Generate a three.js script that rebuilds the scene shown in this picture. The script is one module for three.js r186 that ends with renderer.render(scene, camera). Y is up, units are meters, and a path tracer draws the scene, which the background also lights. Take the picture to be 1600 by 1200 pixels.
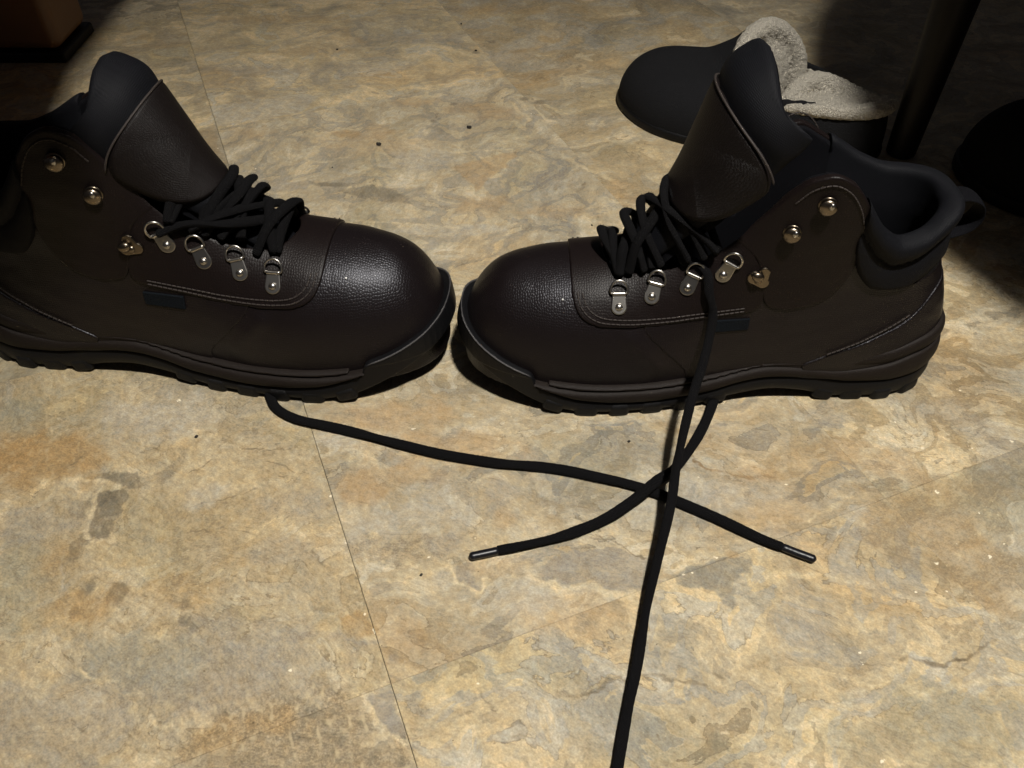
import * as THREE from 'three';
import { mergeGeometries, mergeVertices } from 'three/addons/utils/BufferGeometryUtils.js';
import { RoundedBoxGeometry } from 'three/addons/geometries/RoundedBoxGeometry.js';

// ------------------------------------------------------------------ camera, light, exposure
const scene = new THREE.Scene();
const camera = new THREE.PerspectiveCamera(2 * Math.atan(600 / 1290) * 180 / Math.PI, 4 / 3, 0.02, 20);
camera.position.set(0, 0.56 * Math.SQRT1_2, 0.56 * Math.SQRT1_2);
camera.lookAt(0, 0, 0);
scene.add(camera);

const renderer = new THREE.WebGLRenderer({ antialias: true });
renderer.setSize(1024, 768);
renderer.toneMapping = THREE.LinearToneMapping;
renderer.toneMappingExposure = 1;
renderer.shadowMap.enabled = true;

scene.background = new THREE.Color().setRGB(0.026, 0.025, 0.027);   // the dim room around, which only just lifts the shade

const LAMP = new THREE.Vector3(0.26, 1.55, 0.48);
const spot = new THREE.SpotLight(new THREE.Color().setRGB(1, 0.965, 0.905), 10, 0, 0.5, 1, 2);
spot.position.copy(LAMP);
spot.target.position.set(0.05, 0, -0.02);
spot.castShadow = true;
spot.shadow.mapSize.set(2048, 2048);
spot.shadow.radius = 2.3;
scene.add(spot, spot.target);

// ------------------------------------------------------------------ helpers
let seed = 20240611;
const rnd = () => { seed = (seed * 1664525 + 1013904223) >>> 0; return seed / 4294967296; };
const clamp = (v, a, b) => v < a ? a : v > b ? b : v;
const sstep = (a, b, v) => { const t = clamp((v - a) / (b - a), 0, 1); return t * t * (3 - 2 * t); };
const mix = (a, b, t) => a + (b - a) * t;
const V = (x, y, z) => new THREE.Vector3(x, y, z);

const PERM = new Uint8Array(512), GX = new Float32Array(256), GY = new Float32Array(256);
{
  const p = [...Array(256).keys()];
  for (let i = 255; i > 0; i--) { const j = Math.floor(rnd() * (i + 1)); [p[i], p[j]] = [p[j], p[i]]; }
  for (let i = 0; i < 512; i++) PERM[i] = p[i & 255];
  for (let i = 0; i < 256; i++) { const a = rnd() * 6.2832; GX[i] = Math.cos(a); GY[i] = Math.sin(a); }
}
function noise(x, y) {                                   // gradient noise, about -0.7 .. 0.7
  const xi = Math.floor(x), yi = Math.floor(y), fx = x - xi, fy = y - yi, X = xi & 255, Y = yi & 255;
  const a = PERM[PERM[X] + Y], b = PERM[PERM[(X + 1) & 255] + Y], c = PERM[PERM[X] + ((Y + 1) & 255)], d = PERM[PERM[(X + 1) & 255] + ((Y + 1) & 255)];
  const u = fx * fx * fx * (fx * (fx * 6 - 15) + 10), v = fy * fy * fy * (fy * (fy * 6 - 15) + 10);
  const na = GX[a] * fx + GY[a] * fy, nb = GX[b] * (fx - 1) + GY[b] * fy, nc = GX[c] * fx + GY[c] * (fy - 1), nd = GX[d] * (fx - 1) + GY[d] * (fy - 1);
  return na + u * (nb - na) + v * (nc - na + u * (na - nb - nc + nd));
}
function fbm(x, y, n) { let s = 0, a = 1; for (let i = 0; i < n; i++) { s += a * noise(x, y); x = x * 2.03 + 11.3; y = y * 2.03 - 7.1; a *= 0.5; } return s; }
const noise3 = (x, y, z) => (noise(x + 0.37 * z, y - 0.61 * z) + noise(y + 5.2 + 0.53 * x, z + 1.7) + noise(z - 3.1, x + 9.4 - 0.29 * y)) / 1.7;

function curve(...p) {                                   // smooth function through x, y, x, y, ... (monotone cubic)
  const n = p.length / 2, X = [], Y = [], D = [], M = [];
  for (let i = 0; i < n; i++) { X.push(p[2 * i]); Y.push(p[2 * i + 1]); }
  for (let i = 0; i < n - 1; i++) D.push((Y[i + 1] - Y[i]) / (X[i + 1] - X[i]));
  for (let i = 0; i < n; i++) M.push(i === 0 ? D[0] : i === n - 1 ? D[n - 2] : D[i - 1] * D[i] <= 0 ? 0 : 2 * D[i - 1] * D[i] / (D[i - 1] + D[i]));
  return (x) => {
    if (x <= X[0]) return Y[0];
    if (x >= X[n - 1]) return Y[n - 1];
    let i = 0; while (x > X[i + 1]) i++;
    const h = X[i + 1] - X[i], t = (x - X[i]) / h, t2 = t * t, t3 = t2 * t;
    return (2 * t3 - 3 * t2 + 1) * Y[i] + (t3 - 2 * t2 + t) * h * M[i] + (3 * t2 - 2 * t3) * Y[i + 1] + (t3 - t2) * h * M[i + 1];
  };
}
function polySDF(pts) {                                  // signed distance to a closed outline [[x, y], ...], negative inside
  const n = pts.length;
  return (x, y) => {
    let d = 1e9, s = 1;
    for (let i = 0, j = n - 1; i < n; j = i++) {
      const ex = pts[j][0] - pts[i][0], ey = pts[j][1] - pts[i][1], wx = x - pts[i][0], wy = y - pts[i][1];
      const t = clamp((wx * ex + wy * ey) / (ex * ex + ey * ey), 0, 1), bx = wx - ex * t, by = wy - ey * t;
      d = Math.min(d, bx * bx + by * by);
      const c1 = y >= pts[i][1], c2 = y < pts[j][1], c3 = ex * wy > ey * wx;
      if ((c1 && c2 && c3) || (!c1 && !c2 && !c3)) s = -s;
    }
    return s * Math.sqrt(d);
  };
}
function smooth2(flat, steps = 6, closed = true) {       // rounds an outline x, y, x, y, ... with a Catmull-Rom curve
  const v = []; for (let i = 0; i < flat.length; i += 2) v.push(V(flat[i], flat[i + 1], 0));
  const c = new THREE.CatmullRomCurve3(v, closed, 'centripetal');
  return c.getPoints(v.length * steps).slice(0, closed ? -1 : undefined).map((p) => [p.x, p.y]);
}
const smax = (a, b, k) => { const h = Math.max(k - Math.abs(a - b), 0) / k; return Math.max(a, b) + h * h * k * 0.25; };
const smin = (a, b, k) => -smax(-a, -b, k);

// A solid where f < 0, meshed with surface nets; smooth normals from f; box-projected uv in metres; cm in, metres out
function isoMesh(f, lo, hi, cell, prep) {
  const nx = Math.ceil((hi[0] - lo[0]) / cell) + 1, ny = Math.ceil((hi[1] - lo[1]) / cell) + 1, nz = Math.ceil((hi[2] - lo[2]) / cell) + 1;
  const F = new Float32Array(nx * ny * nz), at = (i, j, k) => (i * ny + j) * nz + k;
  for (let i = 0; i < nx; i++) for (let j = 0; j < ny; j++) {
    const x = lo[0] + i * cell, y = lo[1] + j * cell, pre = prep ? prep(x, y) : 0;
    for (let k = 0; k < nz; k++) F[at(i, j, k)] = prep && pre > 3 * cell ? pre : f(x, y, lo[2] + k * cell, pre);
  }
  const id = new Int32Array(nx * ny * nz).fill(-1), pos = [], idx = [];
  const E = [[0, 1], [0, 2], [0, 4], [1, 3], [1, 5], [2, 3], [2, 6], [3, 7], [4, 5], [4, 6], [5, 7], [6, 7]], c = new Float32Array(8);
  for (let i = 0; i < nx - 1; i++) for (let j = 0; j < ny - 1; j++) for (let k = 0; k < nz - 1; k++) {
    let m = 0;
    for (let q = 0; q < 8; q++) { c[q] = F[at(i + (q & 1), j + ((q >> 1) & 1), k + (q >> 2))]; if (c[q] < 0) m |= 1 << q; }
    if (m === 0 || m === 255) continue;
    let sx = 0, sy = 0, sz = 0, n = 0;
    for (const [a, b] of E) if ((c[a] < 0) !== (c[b] < 0)) {
      const t = c[a] / (c[a] - c[b]);
      sx += mix(a & 1, b & 1, t); sy += mix((a >> 1) & 1, (b >> 1) & 1, t); sz += mix(a >> 2, b >> 2, t); n++;
    }
    id[at(i, j, k)] = pos.length / 3;
    pos.push(lo[0] + (i + sx / n) * cell, lo[1] + (j + sy / n) * cell, lo[2] + (k + sz / n) * cell);
  }
  const quad = (a, b, cc, d, flip) => { if (a < 0 || b < 0 || cc < 0 || d < 0) return; if (flip) idx.push(a, cc, b, a, d, cc); else idx.push(a, b, cc, a, cc, d); };
  for (let i = 1; i < nx - 1; i++) for (let j = 1; j < ny - 1; j++) for (let k = 1; k < nz - 1; k++) {
    const s = F[at(i, j, k)] < 0;
    if (s !== F[at(i + 1, j, k)] < 0) quad(id[at(i, j - 1, k - 1)], id[at(i, j, k - 1)], id[at(i, j, k)], id[at(i, j - 1, k)], !s);
    if (s !== F[at(i, j + 1, k)] < 0) quad(id[at(i - 1, j, k - 1)], id[at(i - 1, j, k)], id[at(i, j, k)], id[at(i, j, k - 1)], !s);
    if (s !== F[at(i, j, k + 1)] < 0) quad(id[at(i - 1, j - 1, k)], id[at(i, j - 1, k)], id[at(i, j, k)], id[at(i - 1, j, k)], !s);
  }
  const nv = pos.length / 3, nor = new Float32Array(pos.length), e = cell * 0.6;
  const g = (x, y, z) => f(x, y, z, prep ? prep(x, y) : 0);
  for (let v = 0; v < nv; v++) {
    const x = pos[3 * v], y = pos[3 * v + 1], z = pos[3 * v + 2];
    let a = g(x + e, y, z) - g(x - e, y, z), b = g(x, y + e, z) - g(x, y - e, z), d = g(x, y, z + e) - g(x, y, z - e);
    const l = Math.hypot(a, b, d) || 1; nor[3 * v] = a / l; nor[3 * v + 1] = b / l; nor[3 * v + 2] = d / l;
  }
  const P = new Float32Array(idx.length * 3), N = new Float32Array(idx.length * 3), U = new Float32Array(idx.length * 2);
  for (let t = 0; t < idx.length; t += 3) {
    let ax = 0, ay = 0, az = 0;
    for (let q = 0; q < 3; q++) { const v = idx[t + q] * 3; ax += nor[v]; ay += nor[v + 1]; az += nor[v + 2]; }
    ax = Math.abs(ax); ay = Math.abs(ay); az = Math.abs(az);
    for (let q = 0; q < 3; q++) {
      const v = idx[t + q] * 3, o = t + q;
      for (let w = 0; w < 3; w++) { P[o * 3 + w] = pos[v + w] * 0.01; N[o * 3 + w] = nor[v + w]; }
      const [u, w] = az >= ax && az >= ay ? [0, 1] : ay >= ax ? [0, 2] : [2, 1];
      U[o * 2] = pos[v + u] * 0.01; U[o * 2 + 1] = pos[v + w] * 0.01;
    }
  }
  const G = new THREE.BufferGeometry();
  G.setAttribute('position', new THREE.BufferAttribute(P, 3)); G.setAttribute('normal', new THREE.BufferAttribute(N, 3)); G.setAttribute('uv', new THREE.BufferAttribute(U, 2));
  return mergeVertices(G, 1e-6);
}
// A tube of oval section swept along points (metres): w half width, h half thickness; the flat side faces `up`
function sweep(points, w, h, { seg = 160, sides = 12, up = V(0, 1, 0), taper = null, round = true, lumpy = 0, twist = 0, key = 0 } = {}) {
  const c = new THREE.CatmullRomCurve3(points, false, 'centripetal'), L = c.getLength(), pos = [], uv = [], idx = [];
  let side = null;
  for (let i = 0; i <= seg; i++) {
    const t = i / seg, p = c.getPointAt(t), d = c.getTangentAt(t);
    const s = V().crossVectors(d, up); if (s.lengthSq() < 1e-3) s.copy(side ?? V(1, 0, 0)); s.normalize();
    if (side && s.dot(side) < 0) s.negate();
    side = s.clone();
    const n = V().crossVectors(s, d).normalize(), tw = twist * noise(t * L * 28 + key * 7.3, key + 0.5), ct = Math.cos(tw), st = Math.sin(tw);
    let k = taper ? taper(t) : 1;
    if (round) { const e = Math.min(t, 1 - t) * L / h; if (e < 1) k *= Math.sqrt(Math.max(0.02, 1 - (1 - e) * (1 - e))); }
    for (let j = 0; j <= sides; j++) {
      const a = j / sides * Math.PI * 2, q = lumpy ? 1 + lumpy * noise(t * L * 900, 3 + Math.cos(a) * 1.5 + Math.sin(a)) : 1;
      const c0 = Math.cos(a) * w * k * q, s0 = Math.sin(a) * h * k * q, ca = c0 * ct - s0 * st, sa = c0 * st + s0 * ct;
      pos.push(p.x + s.x * ca + n.x * sa, p.y + s.y * ca + n.y * sa, p.z + s.z * ca + n.z * sa); uv.push(t * L, a / 6.2832 * (w + h) * 3.1);
    }
  }
  for (let i = 0; i < seg; i++) for (let j = 0; j < sides; j++) { const a = i * (sides + 1) + j, b = a + sides + 1; idx.push(a, a + 1, b, b, a + 1, b + 1); }
  for (const [r, f] of [[0, 1], [seg, 0]]) { const b = r * (sides + 1); for (let j = 1; j < sides - 1; j++) f ? idx.push(b, b + j + 1, b + j) : idx.push(b, b + j, b + j + 1); }
  const G = new THREE.BufferGeometry();
  G.setAttribute('position', new THREE.Float32BufferAttribute(pos, 3)); G.setAttribute('uv', new THREE.Float32BufferAttribute(uv, 2)); G.setIndex(idx);
  G.computeVertexNormals();
  return G;
}
// loose fibres standing off a cord that follows points (metres)
function fibres(points, r, n, key) {
  const c = new THREE.CatmullRomCurve3(points, false, 'centripetal'), pos = [], L = c.getLength();
  for (let i = 0; i < n; i++) {
    const t = hash(i, key, 1), p = c.getPointAt(t), d = c.getTangentAt(t), o = V(hash(i, key, 2) - 0.5, hash(i, key, 3) - 0.35, hash(i, key, 4) - 0.5); o.addScaledVector(d, -o.dot(d)).normalize();
    const l = 0.0004 + 0.0009 * hash(i, key, 5) ** 2, q = p.clone().addScaledVector(o, r * 0.85), e = q.clone().addScaledVector(o, l).addScaledVector(d, (hash(i, key, 6) - 0.5) * 0.002), s = V().crossVectors(o, d).multiplyScalar(0.00007), u = d.clone().multiplyScalar(0.00007);
    const A = q.clone().add(s), B = q.clone().sub(s), C = q.clone().add(u);
    for (const v of [A, B, e, B, C, e, C, A, e]) pos.push(v.x, Math.max(v.y, 0.0002), v.z);
  }
  const G = new THREE.BufferGeometry(); G.setAttribute('position', new THREE.Float32BufferAttribute(pos, 3)); G.setAttribute('uv', new THREE.Float32BufferAttribute(new Float32Array(pos.length / 3 * 2), 2)); G.computeVertexNormals();
  return G;
}
// A grid surface (u, v) -> point in metres, closed to a solid by the caller's own function
function gridSurface(fn, nu, nv, closeU = false) {
  const pos = [], uv = [], idx = [], q = V();
  for (let i = 0; i <= nu; i++) for (let j = 0; j <= nv; j++) { fn(i / nu, j / nv, q); pos.push(q.x, q.y, q.z); uv.push(i / nu * 0.1, j / nv * 0.14); }
  for (let i = 0; i < nu; i++) for (let j = 0; j < nv; j++) { const a = i * (nv + 1) + j, b = a + nv + 1; idx.push(a, b, a + 1, b, b + 1, a + 1); }
  const G = new THREE.BufferGeometry();
  G.setAttribute('position', new THREE.Float32BufferAttribute(pos, 3)); G.setAttribute('uv', new THREE.Float32BufferAttribute(uv, 2)); G.setIndex(idx);
  G.computeVertexNormals();
  return G;
}
function mirrored(g) {                                   // the same shape for the other foot: x turned round, faces kept outward
  const m = g.clone(), p = m.attributes.position, n = m.attributes.normal;
  for (let i = 0; i < p.count; i++) { p.setX(i, -p.getX(i)); n.setX(i, -n.getX(i)); }
  if (!m.index) for (const k of Object.keys(m.attributes)) { const q = m.attributes[k], w = q.itemSize, a = q.array; for (let i = 0; i < q.count; i += 3) for (let c = 0; c < w; c++) { const u = (i + 1) * w + c, v = (i + 2) * w + c, t = a[u]; a[u] = a[v]; a[v] = t; } }
  if (m.index) { const a = m.index.array; for (let i = 0; i < a.length; i += 3) { const t = a[i]; a[i] = a[i + 1]; a[i + 1] = t; } }
  return m;
}
const taken = {};
function numbered(name) { const k = taken[name] = (taken[name] ?? -1) + 1; return k ? name + '_' + String(k).padStart(3, '0') : name; }
function thing(name, label, category, at = V(0, 0, 0), turn = 0, group) {
  const o = new THREE.Group(); o.name = numbered(name); o.position.copy(at); o.rotation.y = turn;
  o.userData = { label, category }; if (group) o.userData.group = group;
  scene.add(o); return o;
}
function part(name, geometry, material, parent, label) {
  const m = new THREE.Mesh(geometry, material); m.name = name; m.castShadow = m.receiveShadow = true;
  if (label) m.userData.label = label;
  parent.add(m); return m;
}
function dataTexture(n, m, fn, { srgb = false, repeat = true } = {}) {
  const d = new Uint8Array(n * m * 4), c = [0, 0, 0];
  for (let y = 0; y < m; y++) for (let x = 0; x < n; x++) {
    fn(x, y, c); const o = (y * n + x) * 4;
    for (let k = 0; k < 3; k++) d[o + k] = clamp(c[k], 0, 1) * 255 + 0.5;
    d[o + 3] = 255;
  }
  const t = new THREE.DataTexture(d, n, m); t.magFilter = THREE.LinearFilter; t.minFilter = THREE.LinearMipmapLinearFilter; t.generateMipmaps = true;
  if (srgb) t.colorSpace = THREE.SRGBColorSpace;
  if (repeat) t.wrapS = t.wrapT = THREE.RepeatWrapping;
  t.needsUpdate = true; return t;
}

// ------------------------------------------------------------------ materials
// pebbled leather grain: nearest and second nearest points on a wrapped jittered lattice
const grain = (() => {
  const n = 28, S = 512, jx = [], jy = [], hh = [];
  for (let i = 0; i < n * n; i++) { jx.push(0.15 + 0.7 * rnd()); jy.push(0.15 + 0.7 * rnd()); hh.push(rnd()); }
  return dataTexture(S, S, (px, py, c) => {
    const x = px / S * n, y = py / S * n, xi = Math.floor(x), yi = Math.floor(y); let a = 9, b = 9, h = 0;
    for (let i = -1; i <= 1; i++) for (let j = -1; j <= 1; j++) {
      const k = ((xi + i + n) % n) * n + (yi + j + n) % n, d = Math.hypot(xi + i + jx[k] - x, yi + j + jy[k] - y);
      if (d < a) { b = a; a = d; h = hh[k]; } else if (d < b) b = d;
    }
    const v = sstep(0, 0.5, b - a) * (0.75 + 0.25 * h); c[0] = c[1] = c[2] = v;
  });
})();
const grainTex = (() => { const t = grain.clone(); t.repeat.set(1 / 0.043, 1 / 0.043); t.needsUpdate = true; return t; })();
const clothTex = (() => {
  const t = dataTexture(256, 256, (x, y, c) => {
    const a = x / 256 * 6.2832 * 16, b = y / 256 * 6.2832 * 16;
    c[0] = c[1] = c[2] = 0.5 + 0.22 * Math.sin(a + b) + 0.2 * Math.sin(a - b) + 0.15 * (rnd() - 0.5);
  });
  t.repeat.set(1 / 0.02, 1 / 0.02); return t;
})();
const fuzzTex = (() => {
  const h = new Float32Array(256 * 256).map(() => rnd());
  const t = dataTexture(256, 256, (x, y, c) => { let s = 0; for (let i = -1; i <= 1; i++) for (let j = -1; j <= 1; j++) s += h[((y + j) & 255) * 256 + ((x + i) & 255)]; c[0] = c[1] = c[2] = clamp((s / 9 - 0.5) * 2.4 + 0.5, 0, 1); });
  t.repeat.set(1 / 0.05, 1 / 0.05); return t;
})();
const std = (r, g, b, roughness, more = {}) => new THREE.MeshPhysicalMaterial({ color: new THREE.Color().setRGB(r, g, b), roughness, ...more });
const M = {
  leather: std(0.007, 0.0048, 0.005, 0.37, { bumpMap: grainTex, bumpScale: 0.00009, specularIntensity: 0.58, specularColor: new THREE.Color().setRGB(0.9, 0.92, 1) }),
  overlay: std(0.0078, 0.0051, 0.0048, 0.42, { bumpMap: grainTex, bumpScale: 0.00007, specularIntensity: 0.34 }),
  tongueLeather: std(0.0062, 0.0043, 0.004, 0.5, { bumpMap: grainTex, bumpScale: 0.00012, specularIntensity: 0.4 }),
  collar: std(0.0026, 0.0028, 0.0044, 0.72, { bumpMap: clothTex, bumpScale: 0.00016, specularIntensity: 0.38 }),
  lining: std(0.0024, 0.0024, 0.0036, 0.85, { specularIntensity: 0.25, bumpMap: clothTex, bumpScale: 0.0002 }),
  rubber: std(0.0036, 0.0036, 0.0044, 0.55, { specularIntensity: 0.45, bumpMap: fuzzTex, bumpScale: 0.00008 }),
  midsole: std(0.0105, 0.0072, 0.0056, 0.66, { specularIntensity: 0.4, bumpMap: fuzzTex, bumpScale: 0.0001 }),
  lip: std(0.05, 0.047, 0.048, 0.6, { bumpMap: fuzzTex, bumpScale: 0.0002 }),
  stitch: std(0.024, 0.017, 0.014, 0.7),
  lace: std(0.0036, 0.0034, 0.0038, 0.95, { bumpMap: clothTex, bumpScale: 0.0004, specularIntensity: 0.25 }),
  aglet: std(0.006, 0.006, 0.008, 0.36, { specularIntensity: 0.7 }),
  steel: std(0.42, 0.4, 0.37, 0.3, { metalness: 1 }),
  darkSteel: std(0.2, 0.165, 0.125, 0.3, { metalness: 1 }),
  label: std(0.004, 0.006, 0.0085, 0.8, { specularIntensity: 0.25, bumpMap: clothTex, bumpScale: 0.0001 }),
  suede: std(0.0085, 0.0085, 0.0095, 0.95, { bumpMap: fuzzTex, bumpScale: 0.0004, specularIntensity: 0.3 }),
  fleece: std(0.42, 0.385, 0.32, 1, { bumpMap: fuzzTex, bumpScale: 0.0016, sheen: 0.4, sheenRoughness: 0.8, sheenColor: new THREE.Color().setRGB(0.3, 0.28, 0.24) }),
  darkWood: std(0.007, 0.005, 0.0045, 0.5, { specularIntensity: 0.5 }),
  brownWood: std(0.17, 0.08, 0.032, 0.5),
  lint: std(0.7, 0.7, 0.68, 0.9),
  crumb: std(0.02, 0.016, 0.012, 0.9),
  under: std(0.06, 0.05, 0.035, 0.95),
};

// ------------------------------------------------------------------ floor: stone-print vinyl tiles, turned 22 degrees
const FS = Math.sin(22.06 * Math.PI / 180), FC = Math.cos(22.06 * Math.PI / 180), TILE = 30.5, T0 = 20.2;
const floorPoint = (s, t, y = 0) => V((s * FC + t * FS - 13.6) * 0.01, y, (-s * FS + t * FC + 2.38) * 0.01);
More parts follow.
